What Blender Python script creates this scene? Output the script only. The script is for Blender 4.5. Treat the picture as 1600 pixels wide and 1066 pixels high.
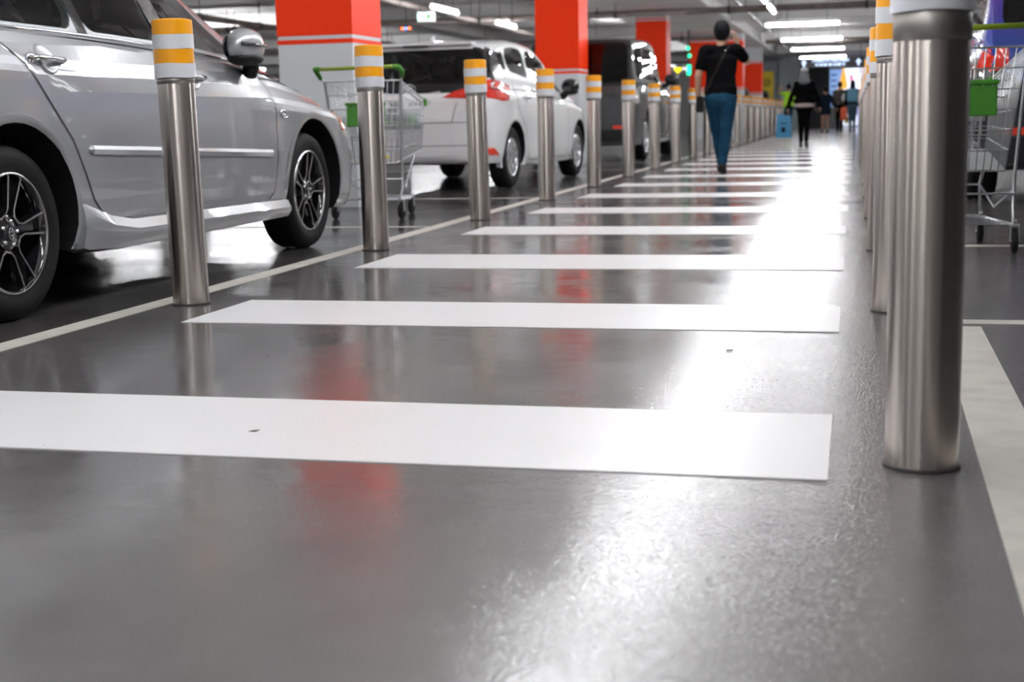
import bpy, bmesh, math, random
import numpy as np
from mathutils import Vector, Matrix
from mathutils.bvhtree import BVHTree
from mathutils.geometry import delaunay_2d_cdt
random.seed(7)
C = bpy.context.scene.collection
PI = math.pi
scene = bpy.context.scene
for o in list(bpy.data.objects): bpy.data.objects.remove(o)

# ------------------------------------------------------------------ camera
FPX, PITCH, ROLL, YAW, CAMH = 2165.66, 0.159445, -0.021952, -0.243415, 0.69
fw = Vector((math.sin(YAW)*math.cos(PITCH), math.cos(YAW)*math.cos(PITCH), -math.sin(PITCH)))
rt = Vector((math.cos(YAW), -math.sin(YAW), 0)); up = rt.cross(fw)
r2 = rt*math.cos(ROLL)+up*math.sin(ROLL); u2 = -rt*math.sin(ROLL)+up*math.cos(ROLL)
cam = bpy.data.cameras.new('camera'); camo = bpy.data.objects.new('camera', cam); C.objects.link(camo)
camo.matrix_world = Matrix(((r2.x, u2.x, -fw.x, 0), (r2.y, u2.y, -fw.y, 0), (r2.z, u2.z, -fw.z, CAMH), (0, 0, 0, 1)))
cam.sensor_width = 36; cam.lens = FPX*36/1600; cam.clip_end = 300; cam.clip_start = .05
cam.dof.use_dof = True; cam.dof.focus_distance = 4.4; cam.dof.aperture_fstop = cam.lens/12.0
scene.camera = camo
# ------------------------------------------------------------------ world, exposure
w = bpy.data.worlds.new('world'); scene.world = w; w.use_nodes = True
w.node_tree.nodes['Background'].inputs[0].default_value = (.8, .87, 1, 1)
w.node_tree.nodes['Background'].inputs[1].default_value = .6
vs = scene.view_settings
vs.view_transform = 'Standard'; vs.look = 'None'; vs.gamma = 1; vs.use_curve_mapping = False; vs.exposure = 0.19
TUBE = 95.0
LIGHTS = []

# ------------------------------------------------------------------ helpers
def mat(name, col, rough=.5, metal=0., coat=0., emit=None, es=0., bump=None, aniso=0., spec=.5, vary=None, coat_r=.03):
    m = bpy.data.materials.new(name); m.use_nodes = True; nt = m.node_tree; b = nt.nodes['Principled BSDF']
    b.inputs['Base Color'].default_value = (*col, 1); b.inputs['Roughness'].default_value = rough
    b.inputs['Metallic'].default_value = metal; b.inputs['Coat Weight'].default_value = coat
    b.inputs['Coat Roughness'].default_value = coat_r; b.inputs['Specular IOR Level'].default_value = spec
    if emit: b.inputs['Emission Color'].default_value = (*emit, 1); b.inputs['Emission Strength'].default_value = es
    tc = nt.nodes.new('ShaderNodeTexCoord')
    if aniso:
        b.inputs['Anisotropic'].default_value = aniso; b.inputs['Anisotropic Rotation'].default_value = .25
        t = nt.nodes.new('ShaderNodeTangent'); t.direction_type = 'RADIAL'; t.axis = 'Z'
        nt.links.new(t.outputs[0], b.inputs['Tangent'])
    if bump:
        sc, st = bump[:2]
        n = nt.nodes.new('ShaderNodeTexNoise'); n.inputs['Scale'].default_value = sc; n.inputs['Detail'].default_value = 3
        nt.links.new(tc.outputs['Object'], n.inputs['Vector'])
        bp = nt.nodes.new('ShaderNodeBump'); bp.inputs['Strength'].default_value = st; bp.inputs['Distance'].default_value = bump[2] if len(bump) > 2 else .01
        nt.links.new(n.outputs[0], bp.inputs['Height']); nt.links.new(bp.outputs[0], b.inputs['Normal'])
    if vary:
        sc, c2, lo, hi = vary
        n = nt.nodes.new('ShaderNodeTexNoise'); n.inputs['Scale'].default_value = sc; n.inputs['Detail'].default_value = 5
        nt.links.new(tc.outputs['Object'], n.inputs['Vector'])
        r = nt.nodes.new('ShaderNodeMapRange'); r.inputs[1].default_value = lo; r.inputs[2].default_value = hi
        nt.links.new(n.outputs[0], r.inputs[0])
        mx = nt.nodes.new('ShaderNodeMix'); mx.data_type = 'RGBA'; mx.inputs[6].default_value = (*col, 1); mx.inputs[7].default_value = (*c2, 1)
        nt.links.new(r.outputs[0], mx.inputs[0]); nt.links.new(mx.outputs[2], b.inputs['Base Color'])
    return m

def glass_mat(name, tint, rough=.0):
    m = bpy.data.materials.new(name); m.use_nodes = True; nt = m.node_tree
    nt.nodes.remove(nt.nodes['Principled BSDF']); out = nt.nodes['Material Output']
    t = nt.nodes.new('ShaderNodeBsdfTransparent'); t.inputs[0].default_value = (*tint, 1)
    g = nt.nodes.new('ShaderNodeBsdfGlossy'); g.inputs['Roughness'].default_value = rough
    f = nt.nodes.new('ShaderNodeFresnel'); f.inputs[0].default_value = 1.5
    mx = nt.nodes.new('ShaderNodeMixShader')
    nt.links.new(f.outputs[0], mx.inputs[0]); nt.links.new(t.outputs[0], mx.inputs[1]); nt.links.new(g.outputs[0], mx.inputs[2])
    nt.links.new(mx.outputs[0], out.inputs[0]); return m

class MB:
    """collects geometry, links it as ONE mesh object"""
    def __init__(s): s.v = []; s.f = []; s.sm = []; s.mi = []; s.cur = 0
    def add(s, vs, fs, smooth=False):
        o = len(s.v); s.v += [tuple(p) for p in vs]
        for f in fs: s.f.append(tuple(i+o for i in f)); s.sm.append(smooth); s.mi.append(s.cur)
        return s
    def box(s, c, d, rz=0, ch=0, rx=0):
        x, y, z = d[0]/2, d[1]/2, d[2]/2; M = Matrix.Translation(c) @ Matrix.Rotation(rz, 4, 'Z') @ Matrix.Rotation(rx, 4, 'X')
        ch = min(ch, x*.9, y*.9, z*.9)
        if ch <= 0:
            v = [(a*x, b*y, q*z) for q in (-1, 1) for b in (-1, 1) for a in (-1, 1)]
            f = [(0, 2, 3, 1), (4, 5, 7, 6), (0, 1, 5, 4), (2, 6, 7, 3), (0, 4, 6, 2), (1, 3, 7, 5)]
        else:
            bm = bmesh.new(); bmesh.ops.create_cube(bm, size=1)
            for q in bm.verts: q.co = Vector((q.co.x*2*x, q.co.y*2*y, q.co.z*2*z))
            bmesh.ops.bevel(bm, geom=bm.edges[:], offset=ch, segments=2, profile=.5, affect='EDGES')
            bm.verts.index_update(); v = [q.co[:] for q in bm.verts]; f = [[a.index for a in q.verts] for q in bm.faces]; bm.free()
        return s.add([M @ Vector(p) for p in v], f, False)
    def lathe(s, prof, n=32, M=Matrix(), smooth=True, close=False, cap=True):
        v = []; f = []
        for r, z in prof:
            for k in range(n): a = 2*PI*k/n; v.append(M @ Vector((r*math.cos(a), r*math.sin(a), z)))
        m = len(prof)
        for i in range(m-1 if not close else m):
            j = (i+1) % m
            for k in range(n): l = (k+1) % n; f.append((i*n+k, i*n+l, j*n+l, j*n+k))
        if not close and cap:
            if prof[0][0] > 1e-5: f.append(tuple(range(n-1, -1, -1)))
            if prof[-1][0] > 1e-5: f.append(tuple((m-1)*n+k for k in range(n)))
        return s.add(v, f, smooth)
    def tube(s, pts, r, n=8, smooth=True, closed=False):
        pts = [Vector(p) for p in pts]; m = len(pts); v = []; f = []
        rs = r if isinstance(r, (list, tuple)) else [r]*m
        up_ = None
        for i, p in enumerate(pts):
            a = pts[i-1] if (i or closed) else p; b = pts[(i+1) % m] if (i < m-1 or closed) else p
            t = (b-a).normalized()
            if up_ is None: up_ = Vector((0, 0, 1)) if abs(t.z) < .9 else Vector((1, 0, 0))
            x = t.cross(up_).normalized(); up_ = x.cross(t).normalized()
            for k in range(n): an = 2*PI*k/n; v.append(p+(x*math.cos(an)+up_*math.sin(an))*rs[i])
        for i in range(m if closed else m-1):
            j = (i+1) % m
            for k in range(n): l = (k+1) % n; f.append((i*n+k, i*n+l, j*n+l, j*n+k))
        if not closed: f += [tuple(range(n-1, -1, -1)), tuple((m-1)*n+k for k in range(n))]
        return s.add(v, f, smooth)
    def prism(s, poly, a, b, M=Matrix()):
        n = len(poly); v = [M @ Vector((x, y, a)) for x, y in poly]+[M @ Vector((x, y, b)) for x, y in poly]
        f = [tuple(range(n-1, -1, -1)), tuple(range(n, 2*n))]+[(i, (i+1) % n, n+(i+1) % n, n+i) for i in range(n)]
        return s.add(v, f, False)
    def ell(s, c, r, n=16, m=10, rot=None):
        M = Matrix.Translation(c) @ (rot or Matrix()).to_4x4(); v = [M @ Vector((0, 0, -r[2]))]; f = []
        for i in range(1, m):
            t = PI*i/m
            for k in range(n): a = 2*PI*k/n; v.append(M @ Vector((r[0]*math.sin(t)*math.cos(a), r[1]*math.sin(t)*math.sin(a), -r[2]*math.cos(t))))
        v.append(M @ Vector((0, 0, r[2])))
        for k in range(n):
            l = (k+1) % n; f.append((0, 1+l, 1+k)); f.append((len(v)-1, 1+(m-2)*n+k, 1+(m-2)*n+l))
            for i in range(m-2): f.append((1+i*n+k, 1+i*n+l, 1+(i+1)*n+l, 1+(i+1)*n+k))
        return s.add(v, f, True)
    def cap(s, a, b, ra, rb, n=14):
        """tapered capsule"""
        a = Vector(a); b = Vector(b); d = b-a; L = d.length; q = Vector((0, 0, 1)).rotation_difference(d.normalized() if L > 1e-6 else Vector((0, 0, 1)))
        M = Matrix.Translation(a) @ q.to_matrix().to_4x4()
        pr = [(ra*math.sin(t), -ra*math.cos(t)) for t in [PI/2*i/4 for i in range(5)]]+[(rb*math.cos(t), L+rb*math.sin(t)) for t in [PI/2*i/4 for i in range(5)]]
        pr[0] = (0, -ra); pr[-1] = (0, L+rb)
        return s.lathe(pr, n, M)
    def mesh(s, name, mats):
        me = bpy.data.meshes.new(name); me.from_pydata(s.v, [], s.f)
        for m in (mats if isinstance(mats, (list, tuple)) else [mats]): me.materials.append(m)
        me.polygons.foreach_set('use_smooth', s.sm); me.polygons.foreach_set('material_index', s.mi); me.update(); return me
    def build(s, name, mats, parent=None, sharp=None, **k):
        me = s.mesh(name, mats)
        if sharp: me.set_sharp_from_angle(angle=math.radians(sharp))
        return link(name, me, parent, **k)
def link(name, me, parent=None, **k):
    o = bpy.data.objects.new(name, me); C.objects.link(o); o.parent = parent
    for a, b in k.items(): o[a] = b
    return o
def thing(name, label, cat, loc=(0, 0, 0), rz=0, group=None):
    o = bpy.data.objects.new(name, None); C.objects.link(o); o.location = loc; o.rotation_euler = (0, 0, rz)
    o.empty_display_size = .1; o['label'] = label; o['category'] = cat
    if group: o['group'] = group
    return o
def tag(o, label, cat, group=None):
    o['label'] = label; o['category'] = cat
    if group: o['group'] = group
    return o
def kids(o): return [c for c in bpy.data.objects if c.parent == o]
def dup(root, loc, rz, label, group=None, swap=None):
    tree = {}
    for o in bpy.data.objects:
        if o.parent: tree.setdefault(o.parent, []).append(o)
    def cp(o, par):
        c = o.copy(); C.objects.link(c); c.parent = par
        for ch in tree.get(o, []): cp(ch, c)
        return c
    r = cp(root, None); r.location = loc; r.rotation_euler = (0, 0, rz); r['label'] = label
    if group: r['group'] = group
    return r
def evald(me, mods):
    """mesh -> mesh after modifiers, through a temporary object"""
    o = bpy.data.objects.new('tmp', me); C.objects.link(o)
    for typ, kw in mods:
        md = o.modifiers.new('m', typ)
        for k, v in kw.items(): setattr(md, k, v)
    dg = bpy.context.evaluated_depsgraph_get(); r = bpy.data.meshes.new_from_object(o.evaluated_get(dg)); bpy.data.objects.remove(o); return r
def blob(mb, voxel=.012, smooth=4, disp=None):
    me = mb.mesh('b', [])
    mods = [('REMESH', dict(mode='VOXEL', voxel_size=voxel, use_smooth_shade=True)), ('SMOOTH', dict(factor=.5, iterations=smooth))]
    if disp:
        t = bpy.data.textures.new('folds', 'CLOUDS'); t.noise_scale = disp[1]
        mods.append(('DISPLACE', dict(texture=t, strength=disp[0], mid_level=.5)))
    r = evald(me, mods); r.polygons.foreach_set('use_smooth', [True]*len(r.polygons)); return r

# ------------------------------------------------------------------ materials
def floor_mat():
    m = bpy.data.materials.new('grey epoxy'); m.use_nodes = True; nt = m.node_tree; b = nt.nodes['Principled BSDF']; L = nt.links.new
    tc = nt.nodes.new('ShaderNodeTexCoord')
    def noise(s, d=3, r=.5):
        n = nt.nodes.new('ShaderNodeTexNoise'); n.inputs['Scale'].default_value = s; n.inputs['Detail'].default_value = d; n.inputs['Roughness'].default_value = r
        L(tc.outputs['Object'], n.inputs['Vector']); return n
    def rng(src, a, b_, c, d):
        r = nt.nodes.new('ShaderNodeMapRange'); r.inputs[1].default_value = a; r.inputs[2].default_value = b_; r.inputs[3].default_value = c; r.inputs[4].default_value = d
        L(src, r.inputs[0]); return r.outputs[0]
    def mth(op, a, b_):
        q = nt.nodes.new('ShaderNodeMath'); q.operation = op
        for i, s in enumerate((a, b_)):
            if isinstance(s, (int, float)): q.inputs[i].default_value = s
            else: L(s, q.inputs[i])
        return q.outputs[0]
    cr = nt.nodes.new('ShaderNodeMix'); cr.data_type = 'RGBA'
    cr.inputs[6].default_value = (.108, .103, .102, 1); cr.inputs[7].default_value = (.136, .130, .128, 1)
    L(rng(noise(1.3, 6, .6).outputs[0], .35, .65, 0, 1), cr.inputs[0]); sx = nt.nodes.new('ShaderNodeSeparateXYZ'); L(tc.outputs['Object'], sx.inputs[0]); bm_ = nt.nodes.new('ShaderNodeMix'); bm_.data_type = 'RGBA'; bm_.inputs[7].default_value = (.055, .052, .051, 1); L(cr.outputs[2], bm_.inputs[6]); L(rng(sx.outputs[0], -2.63, -2.67, 0, .75), bm_.inputs[0]); L(bm_.outputs[2], b.inputs['Base Color'])  # left bays darker: darker coat plus some parked-car shadow put into the colour
    L(rng(noise(2.2, 4).outputs[0], .35, .7, .09, .18), b.inputs['Roughness']); b.inputs['Specular IOR Level'].default_value = .60
    # orange-peel relief, grittier in patches and along the right hand bollards
    sp = nt.nodes.new('ShaderNodeSeparateXYZ'); L(tc.outputs['Object'], sp.inputs[0])
    side = rng(sp.outputs[0], -.85, 0.0, 0, 1)
    patch_ = rng(noise(1.7, 3).outputs[0], .48, .66, 0, 1)
    near = mth('MULTIPLY', rng(sp.outputs[1], 2.5, 1.9, 0, .6), rng(sp.outputs[0], -1.0, -.5, 0, 1))
    grit = mth('MAXIMUM', mth('MAXIMUM', side, mth('MULTIPLY', patch_, .5)), near)
    vz = nt.nodes.new('ShaderNodeTexVoronoi'); vz.inputs['Scale'].default_value = 170; L(tc.outputs['Object'], vz.inputs['Vector'])
    g1 = mth('MULTIPLY', noise(150, 2, .5).outputs[0], mth('ADD', mth('MULTIPLY', grit, 1.0), .10))
    g2 = mth('MULTIPLY', vz.outputs['Distance'], mth('MULTIPLY', grit, .5))
    h = mth('ADD', mth('ADD', g1, g2), mth('MULTIPLY', noise(7, 2).outputs[0], .9))
    bp = nt.nodes.new('ShaderNodeBump'); bp.inputs['Strength'].default_value = .55; bp.inputs['Distance'].default_value = .0016
    L(h, bp.inputs['Height']); L(bp.outputs[0], b.inputs['Normal'])
    return m
M = dict(
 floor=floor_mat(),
 stripe=mat('white thermoplastic', (.84, .83, .835), .30, bump=(60, .25, .002), vary=(2.0, (.80, .79, .79), .5, .75)),
 line=mat('worn cream line paint', (.60, .57, .52), .45, bump=(80, .3, .003), vary=(9, (.50, .47, .43), .45, .7)),
 ceil=mat('painted soffit', (.90, .885, .88), .8, vary=(.6, (.78, .765, .76), .4, .65)),
 beam=mat('white painted beam', (.93, .925, .92), .7, vary=(1.1, (.84, .83, .825), .4, .65)),
 wall=mat('pale wall paint', (.74, .74, .74), .8), walldark=mat('dark service wall', (.05, .05, .055), .7),
 colwhite=mat('white column paint', (.66, .68, .71), .55, bump=(30, .1, .003)),
 orange=mat('orange red column paint', (.93, .040, .002), .5, spec=.18, bump=(30, .1, .003)),
 steel=mat('brushed stainless steel', (.60, .545, .50), .25, 1, aniso=.85),
 steeltop=mat('matte steel collar', (.40, .375, .35), .42, 1),
 yel=mat('amber reflective tape', (.88, .36, .002), .4, coat=.15, bump=(120, .15, .002)),
 wht=mat('white reflective tape', (.66, .67, .71), .4, coat=.15, bump=(120, .15, .002)),
 dirt=mat('dark joint sealant', (.03, .028, .026), .7),
 silver=mat('silver car paint', (.39, .40, .42), .34, .5, coat=1),
 white=mat('white car paint', (.78, .79, .80), .35, 0, coat=1),
 charcoal=mat('charcoal car paint', (.045, .047, .05), .5, 0, coat=.8, spec=.3),
 black=mat('black car paint', (.010, .010, .011), .5, 0, coat=.7, spec=.3),
 plastic=mat('black plastic', (.007, .007, .008), .55, spec=.3),
 gloss=mat('gloss black trim', (.008, .008, .009), .12, coat=.6),
 seam=mat('dark panel gap', (.012, .012, .013), .6),
 chrome=mat('chrome', (.82, .83, .85), .09, 1),
 machined=mat('machined aluminium', (.72, .71, .70), .22, 1),
 hubsil=mat('silver wheel cover', (.60, .61, .63), .25, .8, coat=.5),
 tyre=mat('tyre rubber', (.009, .009, .0095), .7, spec=.25, bump=(40, .15, .004)),
 red=mat('red lamp lens', (.55, .016, .006), .1, coat=1, emit=(.8, .03, .01), es=.10),
 refl=mat('red reflector', (.70, .035, .012), .25, coat=.6),
 clear=mat('clear lamp lens', (.75, .74, .73), .08, .5, coat=1),
 amber=mat('amber lamp lens', (.85, .22, .03), .15, coat=1),
 glass=glass_mat('tinted window glass', (.50, .58, .55)),
 dglass=glass_mat('dark privacy glass', (.03, .032, .032)),
 cabin=mat('dark cabin trim', (.012, .012, .012), .9, spec=.2),
 wire=mat('zinc plated wire', (.60, .62, .64), .3, .9),
 green=mat('green plastic', (.035, .20, .006), .35),
 lime=mat('lime green grip', (.20, .30, .012), .35),
 greyp=mat('grey plastic panel', (.33, .34, .34), .5),
 tube=mat('lit tube', (1, 1, 1), .5, emit=(.97, .985, 1), es=TUBE),
 housing=mat('white light housing', (.75, .75, .75), .5),
 pipe=mat('brown grey pipe', (.23, .19, .175), .5, vary=(5, (.17, .14, .13), .4, .6)),
 duct=mat('galvanised conduit', (.40, .40, .40), .4, .7),
 hanger=mat('dark hanger steel', (.05, .045, .045), .6),
 skin=mat('skin', (.50, .27, .18), .5), hair=mat('black hair', (.004, .004, .005), .7, spec=.12, bump=(90, .5, .01)),
 tee=mat('black cotton', (.003, .003, .0035), .95, spec=.08, bump=(60, .2, .006)), denim=mat('blue denim', (.006, .036, .075), .9, spec=.15, bump=(220, .3, .004), vary=(6, (.014, .060, .11), .45, .7)),
 shoe=mat('black shoe', (.006, .006, .007), .6, spec=.25), strap=mat('brown black strap', (.014, .010, .010), .7, spec=.15),
 bagblue=mat('blue plastic bag', (.035, .26, .50), .4), greyc=mat('grey hood cloth', (.20, .22, .23), .8), whitec=mat('white cloth', (.72, .73, .76), .7),
 beige=mat('beige cloth', (.45, .38, .36), .8), navy=mat('navy cloth', (.007, .014, .028), .9, spec=.15), hivis=mat('lime hi-vis cloth', (.40, .80, .01), .6),
 brownc=mat('brown grey cloth', (.07, .055, .052), .8), bluec=mat('light blue backpack cloth', (.10, .26, .38), .7), jeans2=mat('grey blue denim', (.035, .07, .10), .8),
 redb=mat('orange red bag', (.72, .10, .03), .5), yelb=mat('yellow bag', (.75, .62, .03), .5),
 signgrey=mat('dark grey sign face', (.045, .043, .046), .6, spec=.2), signlit=mat('lit sign lettering', (.7, .8, 1), .5, emit=(.50, .68, 1), es=1.05),
 yelsign=mat('yellow warning panel', (.62, .45, .01), .6), blk=mat('black print', (.01, .01, .01), .6),
 green_l=mat('green signal light', (.0, .8, .3), .4, emit=(.02, 1, .42), es=2.2), white_l=mat('white signal light', (1, 1, 1), .4, emit=(1, 1, 1), es=3),
 yellow_l=mat('yellow signal light', (1, .8, 0), .4, emit=(1, .8, .02), es=1.1), red_l=mat('red signal light', (1, .1, .05), .4, emit=(1, .15, .05), es=4), blue_l=mat('blue signal light', (.1, .2, 1), .4, emit=(.15, .3, 1), es=3),
 exit_l=mat('exit light face', (.6, 1, .9), .4, emit=(.6, 1, .88), es=1.6),
 shop=mat('lit shop panel', (1, 1, 1), .5, emit=(.86, .92, 1), es=1.15), shopblue=mat('lit blue display', (.2, .4, .9), .5, emit=(.25, .42, .85), es=.75),
 shopwall=mat('shop wall', (.60, .68, .70), .6), darkwall=mat('dark grey wall', (.09, .095, .10), .6), poster=mat('backlit amber poster', (.9, .55, .1), .5, emit=(.95, .50, .08), es=.9),
 lilac=mat('backlit lilac curtain', (.6, .6, .9), .5, emit=(.50, .50, .95), es=.9), pink=mat('backlit pink panel', (.9, .3, .5), .5, emit=(.95, .25, .5), es=.8),
)
def wrap_mat():
    m = mat('blue purple and black vehicle wrap', (.02, .05, .35), .25, coat=1); nt = m.node_tree; b = nt.nodes['Principled BSDF']; L = nt.links.new
    tc = nt.nodes.new('ShaderNodeTexCoord'); sp = nt.nodes.new('ShaderNodeSeparateXYZ'); L(tc.outputs['Object'], sp.inputs[0])
    r = nt.nodes.new('ShaderNodeValToRGB'); mr = nt.nodes.new('ShaderNodeMapRange'); mr.inputs[1].default_value = 1.15; mr.inputs[2].default_value = 1.65
    L(sp.outputs[2], mr.inputs[0]); L(mr.outputs[0], r.inputs[0])
    r.color_ramp.elements[0].color = (.012, .045, .32, 1); r.color_ramp.elements[1].color = (.22, .03, .16, 1)
    e = r.color_ramp.elements.new(.5); e.color = (.06, .03, .33, 1)
    q = nt.nodes.new('ShaderNodeMath'); q.operation = 'MULTIPLY_ADD'; q.inputs[1].default_value = .62; L(sp.outputs[0], q.inputs[0]); L(sp.outputs[2], q.inputs[2])   # z + .62 x
    g = nt.nodes.new('ShaderNodeMath'); g.operation = 'GREATER_THAN'; g.inputs[1].default_value = .51; L(q.outputs[0], g.inputs[0])
    mx = nt.nodes.new('ShaderNodeMix'); mx.data_type = 'RGBA'; mx.inputs[6].default_value = (.006, .006, .008, 1); L(g.outputs[0], mx.inputs[0]); L(r.outputs[0], mx.inputs[7]); L(mx.outputs[2], b.inputs['Base Color'])
    return m
M['wrap'] = wrap_mat()

# ------------------------------------------------------------------ the building
XL0, XR0, Y0, Y1, CZ = -26., 12., -9., 64., 3.12
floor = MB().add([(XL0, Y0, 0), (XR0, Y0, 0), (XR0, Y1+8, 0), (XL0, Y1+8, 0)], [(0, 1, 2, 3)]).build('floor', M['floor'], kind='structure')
ceil = MB().box(((XL0+XR0)/2, (Y0+Y1+8)/2, CZ+.1), (XR0-XL0, Y1-Y0+8, .2)).build('ceiling', M['ceil'], kind='structure')
MB().box((XL0-.1, (Y0+Y1)/2, CZ/2), (.2, Y1-Y0+8, CZ)).build('wall_left', M['wall'], kind='structure')
MB().box((XR0+.1, (Y0+Y1)/2, CZ/2), (.2, Y1-Y0+8, CZ)).build('wall_right', M['walldark'], kind='structure')
MB().box(((XL0+XR0)/2, Y0-.1, CZ/2), (XR0-XL0, .2, CZ)).build('wall_behind', M['wall'], kind='structure')
wb = MB(); wb.box(((XL0-3.3)/2, Y1+.1, CZ/2), (-3.3-XL0, .2, CZ)); wb.box(((2.6+XR0)/2, Y1+.1, CZ/2), (XR0-2.6, .2, CZ)); wb.box((-.35, Y1+.1, 2.83), (5.9, .2, .58))
wb.build('wall_back', M['wall'], kind='structure')

# painted markings: thin raised thermoplastic, children of the floor
def slab(name, pts, h, m):
    z0 = .0004; n = len(pts)
    return MB().add([(x, y, z0) for x, y in pts]+[(x, y, h) for x, y in pts], [tuple(range(n, 2*n))]+[(i, (i+1) % n, n+(i+1) % n, n+i) for i in range(n)]).build(name, m, floor)
starts = [(2.61, 3.195), (4.44, 5.04), (6.21, 6.86), (8.06, 8.65)]+[(9.86+1.87*i, 10.46+1.87*i) for i in range(26)]
for i, (a, b) in enumerate(starts):
    slab('crosswalk_stripe', [(-2.31, a), (-.04, a), (-.04, b), (-2.31, b)], .0022, M['stripe'])
slab('edge_line', [(-2.70, -2), (-2.60, -2), (-2.56, 60), (-2.66, 60)], .0016, M['line'])
slab('edge_line', [(.19, -2), (.345, -2), (.40, 4.60), (.27, 4.60)], .0016, M['line'])
slab('edge_line', [(.27, 4.75), (.345, 4.75), (.36, 60), (.27, 60)], .0016, M['line'])
for y in (4.66, 7.32, 12.9, 18.3, 23.7): slab('bay_line', [(.35, y), (5.6, y), (5.6, y+.09), (.35, y+.09)], .0016, M['line'])
for y in (8.62, 11.75, 17.9, 20.5, 26.2, 31.8, 37.5): slab('bay_line', [(-8.0, y), (-2.70, y), (-2.70, y+.07), (-8.0, y+.07)], .0016, M['line'])
# a construction joint across the lane
slab('floor_joint', [(-2.5, 10.93), (.3, 10.93), (.3, 10.945), (-2.5, 10.945)], .0024, M['dirt'])
# grit, paint flecks and scuffs on the floor
g = MB()
for px in [(-1.31, 2.84, .018), (-.35, 4.05, .02), (-.2, 2.0, .008), (.05, 3.6, .006), (-.55, 3.2, .006), (-1.7, 3.8, .006), (-.9, 5.9, .012), (-1.2, 6.05, .01), (-.62, 7.0, .014)]+[(random.uniform(-2.2, .1), random.uniform(1.6, 8), random.uniform(.002, .005)) for _ in range(50)]:
    x, y, r = px; a = random.random()*3
    g.add([(x+r*math.cos(a+t)*(.4+random.random()*.6), y+r*math.sin(a+t)*(.4+random.random()*.6), .0028) for t in (0, 1.2, 2.5, 3.8, 5)], [(0, 1, 2, 3, 4)])
g.build('floor_grit', M['dirt'], kind='stuff', label='tiny dark grit and scuffs scattered on the glossy lane floor')

# columns
def column(x0, x1, y0, y1, label, top=2.64, low=1.375):
    t = thing('parking_column', label, 'column', ((x0+x1)/2, (y0+y1)/2, 0), 0, 'orange and white parking columns')
    W, D = x1-x0, y1-y0; e = .002
    MB().box((0, 0, 1.43), (W-2*e, D-2*e, 2.86), ch=.008).build('shaft', M['colwhite'], t)
    def ring(name, z0, z1, m): MB().box((0, 0, (z0+z1)/2), (W+e, D+e, z1-z0)).build(name, m, t)
    ring('orange_band', low, top, M['orange']); ring('thin_stripe', low-.065, low-.03, M['orange']); ring('thin_stripe', top+.03, top+.06, M['orange'])
    return t
column(-4.52, -3.88, 10.6, 11.3, 'orange over white square column nearest the camera, behind the silver car')
column(-4.52, -3.88, 20.0, 20.7, 'orange and white column between the white hatchback and the black vehicle')
column(-4.52, -3.88, 29.6, 30.3, 'orange column with white top rising beyond the black vehicle')
c4 = column(-4.46, -3.02, 39.0, 39.8, 'wide orange column partly hidden behind the walking man', low=1.40)
MB().box((.1-.55, -.41, 1.85), (.12, .02, .28), ch=.004).build('notice_plate', M['whitec'], c4)
column(-3.75, -3.12, 48.5, 49.2, 'farthest orange column, beside the yellow chevron panel', top=2.35)
# ceiling structure
for x0, x1 in ((-5.3, -2.95), (1.6, 3.9)): MB().box(((x0+x1)/2, (Y0+Y1)/2, 3.0), (x1-x0, Y1-Y0, .27), ch=.02).build('beam', M['beam'], ceil)
for y in (1.1, 10.5, 19.95, 29.5, 39.0, 48.5, 58): MB().box((-15.6, y+.4, 2.99), (20.5, .9, .28), ch=.02).build('beam', M['beam'], ceil)
for x in (-10.4, -17.5): MB().box((x, 27, 3.02), (.7, 70, .22)).build('beam', M['beam'], ceil)
for y in (24.6, 34.5, 44.5, 54): MB().box((-.7, y, 3.0), (4.4, .5, .26), ch=.02).build('beam', M['beam'], ceil)
def pipe(a, b, r, label, m='pipe', hang=2.6, cat='pipe'):
    t = thing('ceiling_pipe', label, cat, a)
    a = Vector(a); b = Vector(b); d = b-a; L = d.length; n = int(L/hang)
    MB().tube([(0, 0, 0), d], r, 12).build('pipe_run', M[m], t)
    for i in range(n):
        q = d*((i+.5)/n)
        h = MB(); h.tube([q+Vector((0, 0, r*.6)), q+Vector((0, 0, CZ-a.z))], .008, 6)
        Mx = Matrix.Translation(q) @ Vector((0, 0, 1)).rotation_difference(d.normalized()).to_matrix().to_4x4()
        h.lathe([(r+.012, -.03), (r+.012, .03)], 12, Mx); h.build('pipe_hanger', M['hanger'], t)
pipe((-25, 28.4, 2.72), (1.5, 28.4, 2.72), .065, 'brown transverse pipe under the ceiling just above the walking man')
pipe((-25, 27.3, 2.62), (-3.2, 27.3, 2.62), .04, 'thin brown pipe just in front of the thick transverse pipe')
pipe((-2.6, 42.3, 2.74), (1.5, 42.3, 2.74), .06, 'dark transverse pipe between the crosswise ceiling tubes')
pipe((-.9, 25.4, 2.72), (9, 25.4, 2.72), .10, 'thick pipe crossing the upper right near the bollard caps')
pipe((-7.4, 8, 2.62), (-7.4, 50, 2.62), .05, 'long pipe running down the left bays above the parked cars')
pipe((-11.8, 4, 2.66), (-11.8, 55, 2.66), .06, 'second long pipe farther left over the bays')
pipe((-2.3, -4, 2.85), (-2.3, 55, 2.85), .03, 'slim grey conduit along the lane ceiling', 'duct', 3.2)
pipe((-25, 18.6, 2.70), (-5.6, 18.6, 2.70), .06, 'transverse pipe over the white hatchback')
pipe((-25, 38, 2.70), (-3.2, 38, 2.70), .06, 'far transverse pipe left of the walking man')
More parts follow.
